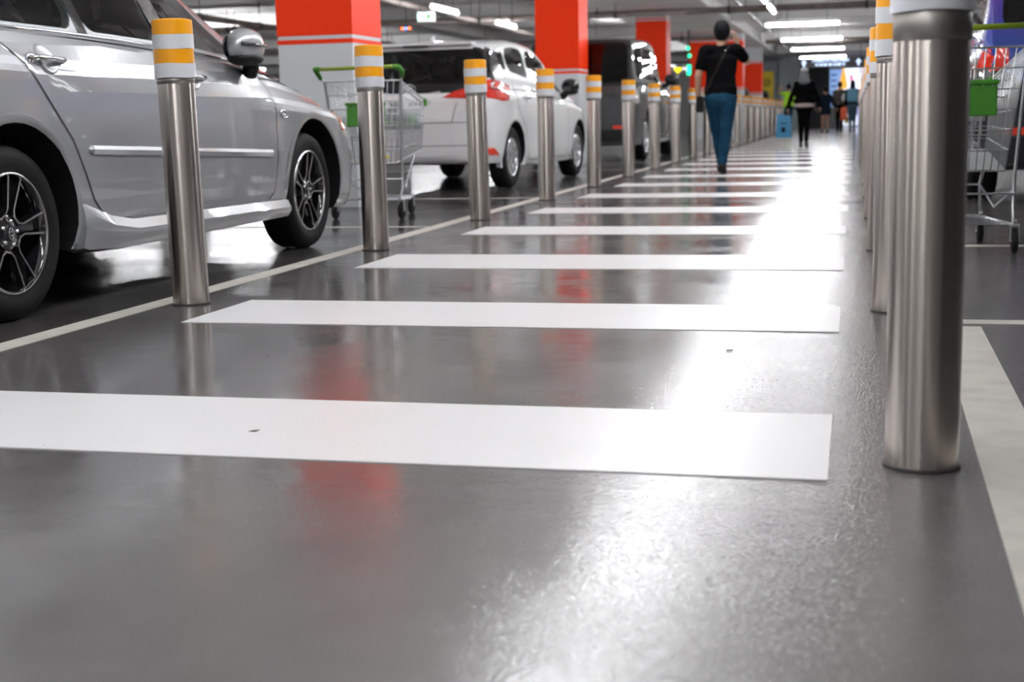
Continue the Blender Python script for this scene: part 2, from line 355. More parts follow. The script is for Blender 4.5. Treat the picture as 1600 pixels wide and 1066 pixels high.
# cable tray along the lane lights
ct = MB().box((-1.60, 11, 2.70), (.10, 36, .05)).build('cable_tray', M['duct'], None); tag(ct, 'long grey cable tray above the lane tube lights', 'cable tray')
for i in range(14): MB().tube([(-1.60, -5+i*3, 2.72), (-1.60, -5+i*3, CZ)], .008, 6).build('tray_hanger', M['hanger'], ct)

# tube lights
def fixture():
    t = thing('tube_light', 'x', 'ceiling light')
    MB().box((0, 0, .038), (.045, 1.50, .034), ch=.008).build('housing', M['housing'], t)
    MB().tube([(0, -.74, -.02), (0, .74, -.02)], .024, 10).build('tube', M['tube'], t)
    h = MB()
    for y in (-.5, .5): h.tube([(0, y, .05), (0, y, CZ-2.5)], .005, 5)
    h.build('suspension_wire', M['hanger'], t)
    return t
LP = [(x, y, 0) for x, ys in ((-1.47, [-5.2, -2.9, -.6, 1.7, 4.0, 6.3, 8.6, 10.9, 13.2, 15.6, 18.0, 20.4, 22.9, 25.45]), (-6.63, [-4, .2, 4.4, 8.6, 12.8, 18.5, 22.6, 26.8, 31, 36, 41, 47, 53]),
      (4.6, [9.5, 15, 20, 26, 33, 40, 48])) for y in ys]
LP += [(x, y, PI/2) for x in (-13.5, -20) for y in (2, 9, 15.5, 22, 29, 36, 44, 52)]
LP += [(-1.10, y, PI/2) for y in (30.0, 36.25, 42.05, 48.5)]
f0 = fixture()
ordn = ['first', 'second', 'third', 'fourth', 'fifth', 'sixth', 'seventh', 'eighth', 'ninth', 'tenth', 'eleventh', 'twelfth', 'thirteenth', 'fourteenth', 'fifteenth', 'sixteenth']
ln = {}
for i, (x, y, r) in enumerate(LP):
    cross = abs(x+1.10) < .01
    if cross: lab = {30.0: 'nearest crosswise tube light over the far lane, right of the man', 36.25: 'second crosswise tube light over the far lane', 42.05: 'third crosswise tube light over the far lane', 48.5: 'crosswise tube light just above the hanging direction sign', 54.5: 'crosswise tube light behind the hanging sign', 60: 'crosswise tube light by the shop front'}[y]; grp = 'crosswise tube lights over the lane'
    elif x == -1.47: lab = 'lengthwise tube light right of the man near the top edge' if y > 25 else 'lengthwise tube light above the walkway, %s of its row from behind the camera' % ordn[i]; grp = 'lengthwise tube lights over the lane' if y <= 25 else None
    elif x == -6.63: lab = 'lengthwise tube light over the left bays, %s in its row from the camera' % ordn[i-14]; grp = 'tube lights over the left bays'
    elif x > 0: lab = 'tube light over the right bays, %s from the camera end' % (ordn[i-27]); grp = 'tube lights over the right bays'
    else: lab = 'crosswise tube light in the %s left row, %s from the camera' % ('nearer' if x > -15 else 'farthest', ordn[(i-34) % 8]); grp = 'far left tube lights'
    if i == 0: o = f0; o.location = (x, y, 2.5); o.rotation_euler.z = r; o['label'] = lab; o['group'] = grp
    else: o = dup(f0, (x, y, 2.5), r, lab, grp)
    if grp is None and 'group' in o: del o['group']

# ------------------------------------------------------------------ bollards
def bollard():
    t = thing('bollard', 'x', 'bollard'); R = .0700
    MB().lathe([(R, 0), (R, .845), (R-.001, .852)], 64).build('post', M['steel'], t, sharp=40)
    MB().lathe([(R+.0012, .846), (R+.0012, .872)], 64).build('collar', M['steeltop'], t)
    MB().lathe([(R+.004, .0), (R+.004, .006), (R, .008)], 48).build('base_ring', M['dirt'], t, sharp=30)
    z = .868
    for k in range(4):
        h = .0535; rr = R+.0045+(.0012 if k % 2 else .0026)
        mb = MB(); n = 64; rnd = random.Random(k); v = []
        for j, zz in enumerate((z, z+h)):
            for i in range(n): a = 2*PI*i/n; q = rr+.0007*math.sin(a*5+k*2)+(.0025 if i == 9+k else 0); v.append((q*math.cos(a), q*math.sin(a), zz+.0012*math.sin(a*3+k)))
        mb.add(v, [(i, (i+1) % n, n+(i+1) % n, n+i) for i in range(n)], True)
        mb.add([(p[0]*.94, p[1]*.94, p[2]) for p in v]+v, [(q*n+i, q*n+(i+1) % n, (q+2)*n+(i+1) % n, (q+2)*n+i) for q in (0, 1) for i in range(n)])
        mb.build('reflective_band', M['yel'] if k in (1, 3) else M['wht'], t); z += h
    MB().lathe([(R+.004, z-.004), (R+.003, z+.002), (R-.01, z+.005), (0, z+.007)], 48).build('top_cap', M['yel'], t, label='amber top cap')
    return t
BX, BY0, BS, RX, RY0 = -2.507, 4.9156, 2.1757, .1364, 2.7565
b0 = bollard()
left_labels = ['nearest left steel bollard, standing before the silver car doors', 'steel bollard in front of the trolley and silver car nose', 'steel bollard before the tail of the white hatchback', 'steel bollard before the side of the white hatchback',
 'steel bollard at the nose of the white hatchback', 'steel bollard before the rear corner of the black vehicle', 'steel bollard before the side of the black vehicle', 'steel bollard just past the black vehicle nose', 'last steel bollard left of the walking man']
for i in range(22):
    grp = 'left row of steel bollards'
    lab = left_labels[i] if i < 9 else (['slim steel bollard just left of the legs of the walking man', 'steel bollard mostly hidden behind the walking man', 'steel bollard partly hidden by the right leg of the man'][i-9] if i < 12 else 'small distant steel bollard right of the man, %s from him' % ordn[i-12])
    loc = (BX, BY0+BS*i, 0)
    if i == 0: b0.location = loc; b0['label'] = lab; b0['group'] = grp; o = b0
    else: o = dup(b0, loc, random.random()*6, lab, grp)
    o.rotation_euler = (random.uniform(-.006, .006), [.0, .0, .012, .010, 0, .008][i] if i < 6 else random.uniform(-.004, .008), o.rotation_euler.z)
    if i < 2: o.rotation_euler.y = -.012
for i in range(16):
    lab = 'large steel bollard filling the right foreground, cap cut off' if i == 0 else 'right hand steel bollard, %s in line behind the large one' % ordn[i-1]
    o = dup(b0, (RX, RY0+BS*i, 0), 1.3*i, lab, 'right row of steel bollards'); o.rotation_euler.x = 0; o.rotation_euler.y = 0
    if i == 0:
        for ch_ in kids(o):
            if ch_.name.startswith('collar'): ch_.scale.z = 2.3; ch_.location.z = .870*(1-2.3)

# ------------------------------------------------------------------ vehicles
def pchip(xs, ys, x):
    xs = np.array(xs, float); ys = np.array(ys, float); h = np.diff(xs); d = np.diff(ys)/h; m = np.zeros(len(xs))
    for i in range(1, len(xs)-1):
        if d[i-1]*d[i] > 0: w1 = 2*h[i]+h[i-1]; w2 = h[i]+2*h[i-1]; m[i] = (w1+w2)/(w1/d[i-1]+w2/d[i])
    m[0] = d[0]; m[-1] = d[-1]
    i = np.clip(np.searchsorted(xs, x)-1, 0, len(xs)-2); t = (x-xs[i])/h[i]
    return (2*t**3-3*t**2+1)*ys[i]+(t**3-2*t**2+t)*h[i]*m[i]+(-2*t**3+3*t**2)*ys[i+1]+(t**3-t**2)*h[i]*m[i+1]
def crom(P, sub):
    out = []; n = len(P)
    for i in range(n-1):
        p0 = P[max(i-1, 0)]; p1 = P[i]; p2 = P[i+1]; p3 = P[min(i+2, n-1)]
        for k in range(sub):
            t = k/sub; out.append(.5*((2*p1)+(-p0+p2)*t+(2*p0-5*p1+4*p2-p3)*t*t+(-p0+3*p1-3*p2+p3)*t**3))
    out.append(P[-1]); return np.array(out)
def loft(stations, ny, sub, shell=0):
    """stations: [(y, [(x,z)...])] right half, bottom centre to top centre; returns a closed mesh builder"""
    ys = [s[0] for s in stations]; K = len(stations[0][1]); Y = []
    for i in range(len(ys)-1):
        n = max(2, int(round(ny*(ys[i+1]-ys[i])/(ys[-1]-ys[0])))); Y += [ys[i]+(ys[i+1]-ys[i])*k/n for k in range(n)]
    Y = np.array(Y+[ys[-1]]); cp = np.zeros((len(Y), K, 2))
    for k in range(K):
        for c_ in range(2): cp[:, k, c_] = pchip(ys, [s[1][k][c_] for s in stations], Y)
    rings = []
    for j in range(len(Y)):
        h = crom(cp[j], sub); h[:, 0] = np.maximum(h[:, 0], 0); h[0, 0] = h[-1, 0] = 0
        left = h[1:-1][::-1].copy(); left[:, 0] *= -1; rings.append(np.vstack([h, left]))
    n = len(rings[0]); v = [(p[0], Y[j], p[1]) for j in range(len(Y)) for p in rings[j]]; f = []
    for j in range(len(Y)-1):
        for k in range(n): l = (k+1) % n; f.append((j*n+k, j*n+l, (j+1)*n+l, (j+1)*n+k))
    for j, rv in ((0, False), (len(Y)-1, True)):
        c_ = len(v); v.append((0, Y[j], float(np.mean(rings[j][:, 1]))))
        for k in range(n): l = (k+1) % n; f.append((c_, j*n+l, j*n+k) if not rv else (c_, j*n+k, j*n+l))
    mb = MB(); mb.add(v, f, True); return mb
class Skin:
    """smooth normals of a loft, to be handed to meshes cut from it or laid on it"""
    def __init__(s, *mbs):
        s.v = []; s.f = []
        for mb in mbs: o = len(s.v); s.v += [Vector(p) for p in mb.v]; s.f += [tuple(i+o for i in f) for f in mb.f]
        me = bpy.data.meshes.new('t'); me.from_pydata(s.v, [], s.f); me.update(); s.n = [Vector(v.normal) for v in me.vertices]; bpy.data.meshes.remove(me)
        s.b = BVHTree.FromPolygons(s.v, s.f)
    def normal(s, p):
        h, n, ix, d = s.b.find_nearest(p); a = Vector((0, 0, 0))
        for i in s.f[ix]: a += s.n[i]/((s.v[i]-h).length+1e-3)**1.5
        return a.normalized(), d
    def apply(s, me, tol=.02, dot=.75, mx=.012):
        ns = []; cache = {}
        for po in me.polygons:
            for li in po.loop_indices:
                vi = me.loops[li].vertex_index
                if vi not in cache: cache[vi] = s.normal(me.vertices[vi].co)
                n, d = cache[vi]
                ns.append(tuple(n) if d < mx and n.dot(po.normal) > dot else tuple(po.normal))
        me.polygons.foreach_set('use_smooth', [True]*len(me.polygons)); me.normals_split_custom_set(ns); return me
def bvh_of(mb): return BVHTree.FromPolygons([Vector(p) for p in mb.v], mb.f)
def dens(poly, step):
    out = []
    for i, a in enumerate(poly):
        b = poly[(i+1) % len(poly)]; L = math.dist(a, b); n = max(1, int(L/step))
        out += [(a[0]+(b[0]-a[0])*k/n, a[1]+(b[1]-a[1])*k/n) for k in range(n)]
    return out
def rnd_poly(poly, it=2):
    for k_ in range(it):
        q = []
        for i, a in enumerate(poly): b = poly[(i+1) % len(poly)]; L = math.dist(a, b); e = min(.25, (.055 if k_ == 0 else .018)/max(L, 1e-6)); q += [(a[0]*(1-e)+b[0]*e, a[1]*(1-e)+b[1]*e), (a[0]*e+b[0]*(1-e), a[1]*e+b[1]*(1-e))]
        poly = q
    return poly
def inside(p, poly):
    c_ = False; n = len(poly)
    for i in range(n):
        a, b = poly[i], poly[i-1]
        if (a[1] > p[1]) != (b[1] > p[1]) and p[0] < (b[0]-a[0])*(p[1]-a[1])/(b[1]-a[1])+a[0]: c_ = not c_
    return c_
def patch(mb, poly, bvh, axis='x', off=.003, step=.06, thick=.006, mirror=False):
    """a panel with the outline poly laid on the surface; axis x: (y,z) outline seen from the right side; y: (x,z) from behind; f: from the front; z: (x,y) from above"""
    o = dens(poly, step); n0 = len(o)
    xs = [p[0] for p in o]; zs = [p[1] for p in o]; pts = list(o)
    a = min(xs)+step*.5
    while a < max(xs):
        b = min(zs)+step*.5
        while b < max(zs):
            if inside((a, b), o) and min(abs(a-p[0])+abs(b-p[1]) for p in o) > step*.45: pts.append((a, b))
            b += step
        a += step
    V, E_, F, *_r = delaunay_2d_cdt([Vector(p) for p in pts], [(i, (i+1) % n0) for i in range(n0)], [], 1, 1e-6)
    src = {'x': (lambda p: (Vector((3, p[0], p[1])), Vector((-1, 0, 0)))), 'y': (lambda p: (Vector((p[0], -4, p[1])), Vector((0, 1, 0)))),
           'f': (lambda p: (Vector((p[0], 8, p[1])), Vector((0, -1, 0)))), 'z': (lambda p: (Vector((p[0], p[1], 5)), Vector((0, 0, -1))))}[axis]
    P = []; Q = []
    for p in V:
        s_, d = src(p); h, nn, ix, ds = bvh.ray_cast(s_, d)
        if h is None:
            # nearest surface point to the ray
            g_ = s_+d*3.0; h, nn, ix, ds = bvh.find_nearest(g_)
        if nn.dot(d) > 0: nn = -nn
        P.append(h+nn*off); Q.append(h-nn*thick)
    cnt = {}
    for f in F:
        for i in range(len(f)): e = (f[i], f[(i+1) % len(f)]); cnt[e] = 1
    def orient(f):
        a_, b_, c_ = (P[f[i]] for i in range(3)); nn = (b_-a_).cross(c_-a_)
        return f if nn.dot(src(V[f[0]])[1]) < 0 else f[::-1]
    F2 = [tuple(orient(list(f))) for f in F]
    ed = {}
    for f in F2:
        for i in range(3): ed[(f[i], f[(i+1) % 3])] = 1
    bd = [e for e in ed if (e[1], e[0]) not in ed]
    for sgn in ((1, -1) if mirror else (1,)):
        fl = (lambda p: Vector((p.x*sgn, p.y, p.z)))
        FF = F2 if sgn == 1 else [f[::-1] for f in F2]
        mb.add([fl(p) for p in P], FF, True)
        k = len(P); S = [(e[1], e[0], e[0]+k, e[1]+k) for e in bd]
        if sgn == -1: S = [s_[::-1] for s_ in S]
        mb.add([fl(p) for p in P+Q], S, False)
    return mb
def mir(mb):
    m = MB(); m.v = [(-a, b, c_) for a, b, c_ in mb.v]; m.f = [f[::-1] for f in mb.f]; m.sm = list(mb.sm); m.mi = list(mb.mi); return m
def strip(mb, path, bvh, axis='x', width=.006, off=.0015, mirror=False):
    """thin line lying on a surface along a path in the side/rear view"""
    P = []
    dd = []
    for i in range(len(path)-1):
        a, b = path[i], path[i+1]; n = max(1, int(math.dist(a, b)/.05)); dd += [(a[0]+(b[0]-a[0])*k/n, a[1]+(b[1]-a[1])*k/n) for k in range(n)]
    dd.append(path[-1]); L_ = []; R_ = []
    for i, p in enumerate(dd):
        a = dd[max(i-1, 0)]; b = dd[min(i+1, len(dd)-1)]; t = Vector((b[0]-a[0], b[1]-a[1])).normalized(); n = Vector((-t.y, t.x))*width/2
        for s_, out in ((1, L_), (-1, R_)):
            q = (p[0]+n.x*s_, p[1]+n.y*s_)
            o, d = (Vector((3, *q)), Vector((-1, 0, 0))) if axis == 'x' else ((Vector((q[0], -4, q[1])), Vector((0, 1, 0))) if axis == 'y' else (Vector((q[0], q[1], 5)), Vector((0, 0, -1))))
            h, nn, ix, ds = bvh.ray_cast(o, d)
            if h is None: h, nn, ix, ds = bvh.find_nearest(o+d*3)
            if nn.dot(d) > 0: nn = -nn
            out.append(h+nn*off)
    m = len(dd)
    for sgn in ((1, -1) if mirror else (1,)):
        v = [(p.x*sgn, p.y, p.z) for p in L_+R_]; f = [(i, m+i, m+i+1, i+1) for i in range(m-1)]
        mb.add(v, f if sgn == 1 else [q[::-1] for q in f], True)
def wheel(name, par, x, y, r, wd, side, style, rim):
    """tyre with rim, spokes and nuts; side +1 faces right"""
    Mx = Matrix.Rotation(side*PI/2, 4, 'Y')
    mb = MB(); h = wd/2; rr = rim
    mb.lathe([(rr-.012, -h*.8), (rr+.02, -h*.95), (r-.045, -h), (r-.014, -h*.86), (r, -h*.6), (r-.004, -h*.35), (r-.004, -h*.33), (r, -.02*h), (r, .02*h), (r-.004, h*.33), (r, h*.36), (r, h*.6), (r-.014, h*.86), (r-.045, h), (rr+.02, h*.95), (rr-.012, h*.8)], 56, Mx, cap=False)
    wh = mb.build(name, M['tyre'], par, sharp=50); wh.location = (x, y, r)
    b = MB(); b.lathe([(rr+.002, h*.86), (rr-.004, h*.92), (rr-.012, h*.86), (rr-.02, h*.55), (rr-.035, -h*.3), (rr-.035, -h*.7), (.02, -h*.72)], 48, Mx, cap=False); b.build('rim', M['gloss'] if style == 'five' else M['hubsil'], wh, sharp=60)
    if style == 'five': lp = MB(); lp.lathe([(rr+.001, h*.87), (rr-.003, h*.93), (rr-.009, h*.93), (rr-.011, h*.86)], 48, Mx, cap=False); lp.build('rim_lip', M['machined'], wh, sharp=60)
    d = MB(); d.lathe([(rr*.80, -h*.60), (rr*.80, -h*.50), (0, -h*.5)], 40, Mx); d.build('brake_disc', M['plastic'], wh, sharp=40)
    def bar(mb, p, q, w0, w1, z0, z1, dz):
        p = Vector(p); q = Vector(q); t = (q-p).normalized(); n_ = Vector((-t.y, t.x))
        v = [Mx @ Vector((*(p+n_*w0), z0)), Mx @ Vector((*(p-n_*w0), z0)), Mx @ Vector((*(q-n_*w1), z1)), Mx @ Vector((*(q+n_*w1), z1))]
        v += [Mx @ Vector((*(p+n_*w0*1.5), z0-dz)), Mx @ Vector((*(p-n_*w0*1.5), z0-dz)), Mx @ Vector((*(q-n_*w1*1.5), z1-dz)), Mx @ Vector((*(q+n_*w1*1.5), z1-dz))]
        mb.add(v, [(3, 2, 1, 0), (0, 1, 5, 4), (1, 2, 6, 5), (2, 3, 7, 6), (3, 0, 4, 7)])
    if style == 'five':
        for k in range(5):
            a = 2*PI*k/5+PI/2+.12; R_ = Matrix.Rotation(a, 2); sp = MB()
            P = lambda u, v_: tuple(R_ @ Vector((u, v_)))
            for s_ in (-1, 1):
                bar(sp, P(.058, s_*.030), P(.088, s_*.019), .0035, .0038, h*.72, h*.75, .02)
                bar(sp, P(.088, s_*.019), P(rr-.008, s_*.040), .0038, .0045, h*.75, h*.86, .02)
            e = sp.build('spoke', [M['machined'], M['gloss']], wh)
            for po in e.data.polygons:
                if abs((Mx.to_3x3().transposed() @ po.normal).z) < .8: po.material_index = 1
            pl = MB(); bar(pl, P(.05, 0), P(rr-.01, 0), .010, .026, h*.56, h*.62, .03); pl.build('spoke_pocket', M['gloss'], wh)
            # web joining neighbouring spokes near the hub
            a2 = a+PI/5; R2 = Matrix.Rotation(a2, 2); Q = lambda u, v_: tuple(R2 @ Vector((u, v_)))
            u = MB(); bar(u, Q(.068, -.022), Q(.068, .022), .004, .004, h*.72, h*.72, .03); u.build('spoke_web', M['machined'], wh)
            nt_ = MB(); nt_.lathe([(.009, h*.5), (.009, h*.74), (.006, h*.80), (0, h*.80)], 8, Mx @ Matrix.Translation((*P(.045, 0), 0))); nt_.build('lug_nut', M['chrome'], wh)
        c_ = MB(); c_.lathe([(.062, h*.45), (.060, h*.66), (.034, h*.72), (.030, h*.78), (0, h*.80)], 32, Mx); c_.build('hub_cap', [M['gloss']], wh, sharp=30)
        # three oval emblem
        em = MB()
        for (ax, ay, cy) in ((.022, .0155, 0), (.0075, .0145, 0), (.0165, .006, .0075)):
            em.tube([Mx @ Vector((ay*math.sin(t)+cy if False else ax*math.cos(t), ay*math.sin(t)+cy, h*.815)) for t in [2*PI*i/20 for i in range(20)]], .0014, 5, closed=True)
        em.build('wheel_emblem', M['chrome'], wh)
    else:
        d2 = MB(); d2.lathe([(rr-.008, h*.84), (rr-.03, h*.86), (rr-.04, h*.50), (.075, h*.56), (.07, h*.74), (.03, h*.80), (0, h*.80)], 42, Mx, cap=False); d2.build('wheel_cover', M['hubsil'], wh, sharp=45)
        for k in range(8):
            a = 2*PI*k/8; R_ = Matrix.Rotation(a, 2); P = lambda u, v_: tuple(R_ @ Vector((u, v_)))
            sp = MB(); bar(sp, P(.06, -.008), P(rr-.022, .02), .012, .020, h*.76, h*.86, .04); sp.build('spoke', M['hubsil'], wh)
            R3 = Matrix.Rotation(a+PI/8, 2); P3 = lambda u, v_: tuple(R3 @ Vector((u, v_)))
            q = MB(); bar(q, P3(.090, 0), P3(rr-.042, .006), .010, .024, h*.62, h*.60, .01); q.build('cover_slot', M['gloss'], wh)
    return wh

def vehicle(p):
    t = thing(p['name'], p['label'], p.get('cat', 'car'), p['loc'], p.get('rz', 0))
    wb_, r = p['wb'], p['r']; paint = M[p['paint']]
    st = []
    for (y, w_, zb, zs, ws, zt, wt, zc) in p['body']:
        st.append((y, [(0, zb), (w_-.16, zb), (w_-.035, zb+.03), (w_, zb+(zs-zb)*.42), (w_-.004, zs-.10), (ws, zs), (wt+(ws-wt)*.45, zs+(zt-zs)*.6), (wt, zt), (wt*.62, zc), (0, zc)]))
    bd = loft(st, 110, 3); bv = bvh_of(bd)
    # wheel arches
    cut = MB(); arc = p['arch']
    for y in (0, wb_):
        for s_ in (-1, 1):
            cut.lathe([(arc, 0), (arc, .40)], 40, Matrix.Translation((s_*(p['hw']-.27 if s_ > 0 else p['hw']-.27), y, r)) @ Matrix.Rotation(s_*PI/2, 4, 'Y'), smooth=False)
    co = bpy.data.objects.new('cut', cut.mesh('cut', [])); C.objects.link(co)
    me = evald(bd.mesh('body', [paint, M['plastic']]), [('BOOLEAN', dict(operation='DIFFERENCE', object=co, solver='EXACT'))]); bpy.data.objects.remove(co)
    for po in me.polygons:
        c_ = po.center
        if any(math.hypot(c_.y-y, c_.z-r) < arc+.003 for y in (0, wb_)) and abs(c_.x) > p['hw']-.30: po.material_index = 1; po.use_smooth = False
        elif c_.z < p['body'][len(p['body'])//2][2]+.012 and po.normal.z < -.7: po.material_index = 1
    skb = Skin(bd); skb.apply(me); body = link('body', me, t)
    # arch lips
    for y in (0, wb_):
        for s_ in (-1, 1):
            lp = MB(); pts = []; a0, a1 = p.get('lip', (-.25, PI+.25))
            inner = []; outer = []
            for i in range(33):
                a = a0+(a1-a0)*i/32; ra = arc+.002
                for rr_, lst, of in ((ra, inner, .006), (ra+.035, outer, .002)):
                    yy, zz = y+rr_*math.cos(a), r+rr_*math.sin(a)
                    h, nn, ix, ds = bv.ray_cast(Vector((3, yy, max(zz, p['body'][3][2]+.03))), Vector((-1, 0, 0)))
                    xx = (h.x if h else p['hw']-.03)+of; lst.append((s_*xx, yy, zz))
            v = inner+outer+[(q[0]-s_*.06, q[1], q[2]) for q in inner]; f = []
            for i in range(32): f += [(i, i+1, 34+i, 33+i), (i+1, i, 66+i, 67+i)]
            lp.add(v, f if s_ < 0 else [q[::-1] for q in f], True); lp.build('arch_lip', paint if not p.get('cladding') else M['plastic'], t)
    # cabin shell
    ci = []
    def cs(y, zb, wb2, ztop, wr, k=0.): return (y, [(0, zb-k), (wb2-.03-k, zb-k), (wb2-k, zb+.01), (wb2+(wr-wb2)*.55-k, zb+(ztop-zb)*.5), (wr+.03-k, ztop-.085*min(1, (ztop-zb)/.3)-k*.5), (wr-.06-k, ztop-.02-k), (wr*.55, ztop-.003-k), (0, ztop-k)])
    out_ = loft([cs(*s_) for s_ in p['cabin']], 46, 3); cv = bvh_of(out_)
    k = .03; inn = loft([cs(s_[0]+(k if s_[0] < 0.5 else -k*2.0), s_[1], s_[2], max(s_[3], s_[1]+.06), s_[4], k) for s_ in p['cabin']], 46, 3)
    sh = MB(); sh.add(out_.v, out_.f, True); sh.cur = 1; sh.add(inn.v, [f[::-1] for f in inn.f], True)
    cut = MB()
    for poly in p['side_glass']:
        q = rnd_poly(poly, 2)
        cut.prism([(b, a) for a, b in q][::-1] if False else [(a, b) for a, b in q], -2, 2, Matrix(((0, 0, 1, 0), (1, 0, 0, 0), (0, 1, 0, 0), (0, 0, 0, 1))))
    q = rnd_poly(p['rear_glass'], 2); cut.prism(q, -.05, 3, Matrix(((1, 0, 0, 0), (0, 0, -1, 0), (0, 1, 0, 0), (0, 0, 0, 1))))
    q = rnd_poly(p['windscreen'], 2); cut.prism(q, .9, 3)
    res = None
    co = bpy.data.objects.new('cut', cut.mesh('cut', [])); C.objects.link(co)
    bmx = bmesh.new(); bmx.from_mesh(co.data); bmesh.ops.recalc_face_normals(bmx, faces=bmx.faces); bmx.to_mesh(co.data); bmx.free()
    sm_ = sh.mesh('roof_frame', [M[p.get('roofpaint', p['paint'])], M['cabin'], M['gloss']])
    me = evald(sm_, [('BOOLEAN', dict(operation='DIFFERENCE', object=co, solver='EXACT', use_self=True))]); bpy.data.objects.remove(co)
    for po in me.polygons:
        bp_ = p.get('black_pillar')
        if bp_ and po.material_index == 0 and po.center.y < bp_[0] and bp_[1] < po.center.z < bp_[2] and abs(po.center.x) > .5: po.material_index = 2
    skc = Skin(out_); skc.apply(me, mx=.004); link('roof_and_pillars', me, t); ska = Skin(bd, out_)
    gl = M[p.get('glass', 'glass')]
    grow = lambda poly, e: [(cx+(a-cx)*(1+e), cz+(b-cz)*(1+e)) for cx, cz in [(sum(q[0] for q in poly)/len(poly), sum(q[1] for q in poly)/len(poly))] for a, b in poly]
    for poly in p['side_glass']:
        for s_ in (1, -1):
            mb = MB(); patch(mb, grow(rnd_poly(poly, 2), .02), cv, 'x', .001, .09, .002)
            if s_ < 0: mb.v = [(-a, b, c_) for a, b, c_ in mb.v]; mb.f = [f[::-1] for f in mb.f]
            skc.apply(mb.build('side_window', gl, t).data)
    patch(mb := MB(), grow(rnd_poly(p['rear_glass'], 2), .02), cv, 'y', .002, .09, .002); skc.apply(mb.build('rear_window', gl, t).data)
    patch(mb := MB(), grow(rnd_poly(p['windscreen'], 2), .02), cv, 'z', .002, .1, .002); skc.apply(mb.build('windscreen', gl, t).data)
    # dark cabin floor and seats
    cb = p['cabin']; ft = [(s_[2]-.11, s_[0]+.03*(1 if i == 0 else -1 if i == len(cb)-1 else 0)) for i, s_ in enumerate(cb)]
    patch(mb := MB(), ft+[(-a, b) for a, b in ft[::-1]], bv, 'z', .012, .10, .01); mb.build('cabin_floor', M['cabin'], t)
    zb = cb[len(cb)//2][1]
    for (sx, sy) in p.get('seats', [(-.36, 1.35), (.36, 1.35), (-.42, .30), (.0, .28), (.42, .30)]):
        s_ = MB(); s_.box((sx, sy, zb+.02), (.40, .12, .22), ch=.04, rx=.2); s_.box((sx, sy-.05, zb+.21), (.24, .09, .16), ch=.035, rx=.15); s_.build('seat_back', M['cabin'], t)
    # doors, seams, trim
    for poly in p['doors']:
        for s_ in (1, -1):
            mb = MB(); patch(mb, poly, bv, 'x', .0022, .06, .006)
            if s_ < 0: mb.v = [(-a, b, c_) for a, b, c_ in mb.v]; mb.f = [f[::-1] for f in mb.f]
            skb.apply(mb.build('door', paint, t).data)
    for q in p.get('seams', []): strip(sm := MB(), q, bv, 'x', .007, .0032); sm.build('panel_gap', M['seam'], t); mir(sm).build('panel_gap', M['seam'], t)
    for q in p.get('rear_seams', []): strip(sm := MB(), q, bv, 'y', .006, .003); sm.build('panel_gap', M['seam'], t)
    bb = MB(); bb.add(bd.v, bd.f); bb.add(out_.v, out_.f); bvb = bvh_of(bb)
    for i, s_ in enumerate(p.get('pillars', [])):
        mb = MB(); patch(mb, s_, cv, 'x', .004, .08, .004); skc.apply(mb.build('pillar_trim', M['gloss'], t).data); skc.apply(mir(mb).build('pillar_trim', M['gloss'], t).data)
    for (nm, ax, poly, mt, of) in p.get('panels', []):
        nm = nm.replace('cabin_', '')
        mb = MB(); patch(mb, poly, bv if nm.endswith('lamp') else bvb, ax, of, .05, .01); mb.build(nm, M[mt], t)
        if ax == 'x' or nm.endswith('lamp') or nm in ('reflector', 'headlight', 'fog_recess'): mir(mb).build(nm, M[mt], t)
    for s_ in (1, -1):
        for y in (0, wb_): wheel('wheel', t, s_*(p['hw']-p['tw']/2-.028), y, r, p['tw'], s_, p['rimstyle'], p['rim'])
    # mirrors
    mx, my, mz, ml = p['mirror']
    for s_ in (1, -1):
        mb = MB(); mb.ell((0, 0, 0), (ml*.52, .09, .085), 20, 14); me = mb.mesh('m', [])
        for v in me.vertices:
            if v.co.y < 0: v.co.y *= .75
            v.co.z = math.copysign(abs(v.co.z/.085)**.8*.085, v.co.z)
        m_ = link('door_mirror', me, t); m_.location = (s_*(mx+ml*.5), my, mz); me.materials.append(M[p.get('mirpaint', p['paint'])]); me.polygons.foreach_set('use_smooth', [True]*len(me.polygons))
        if p.get('fold'): m_.location = (s_*(mx+.075), my-.13, mz); m_.rotation_euler.z = -s_*PI/2
        gq = MB(); gq.ell((0, -.060, -.004), (ml*.44, .014, .068), 20, 8); g_ = gq.build('mirror_glass', M['gloss'], m_)
        a = MB(); a.tube([(-s_*ml*.2, .0, -.055), (-s_*ml*.36, -.01, -.10), (-s_*ml*(.42 if p.get('fold') else .75), -.03, -.13)], [.045, .04, .04], 12); a.ell((0, .005, -.060), (ml*.47, .082, .038), 16, 8); a.build('mirror_foot', M['plastic'], m_)
        if p.get('mirlamp'):
            i_ = MB(); i_.tube([(s_*(-ml*.40), .072, .0), (0, .0925, .0), (s_*ml*.30, .078, .003), (s_*ml*.46, .04, .005)], .0095, 8)
            i_.build('mirror_lamp', M['gloss'], m_)
            for k_ in range(5): j_ = MB(); xx = s_*(-.03+.022*k_)*ml/.24; j_.ell((xx, .0985-abs(xx)**2*1.4, .001), (.005, .004, .004), 8, 6); j_.build('lamp_led', M['clear'], m_)
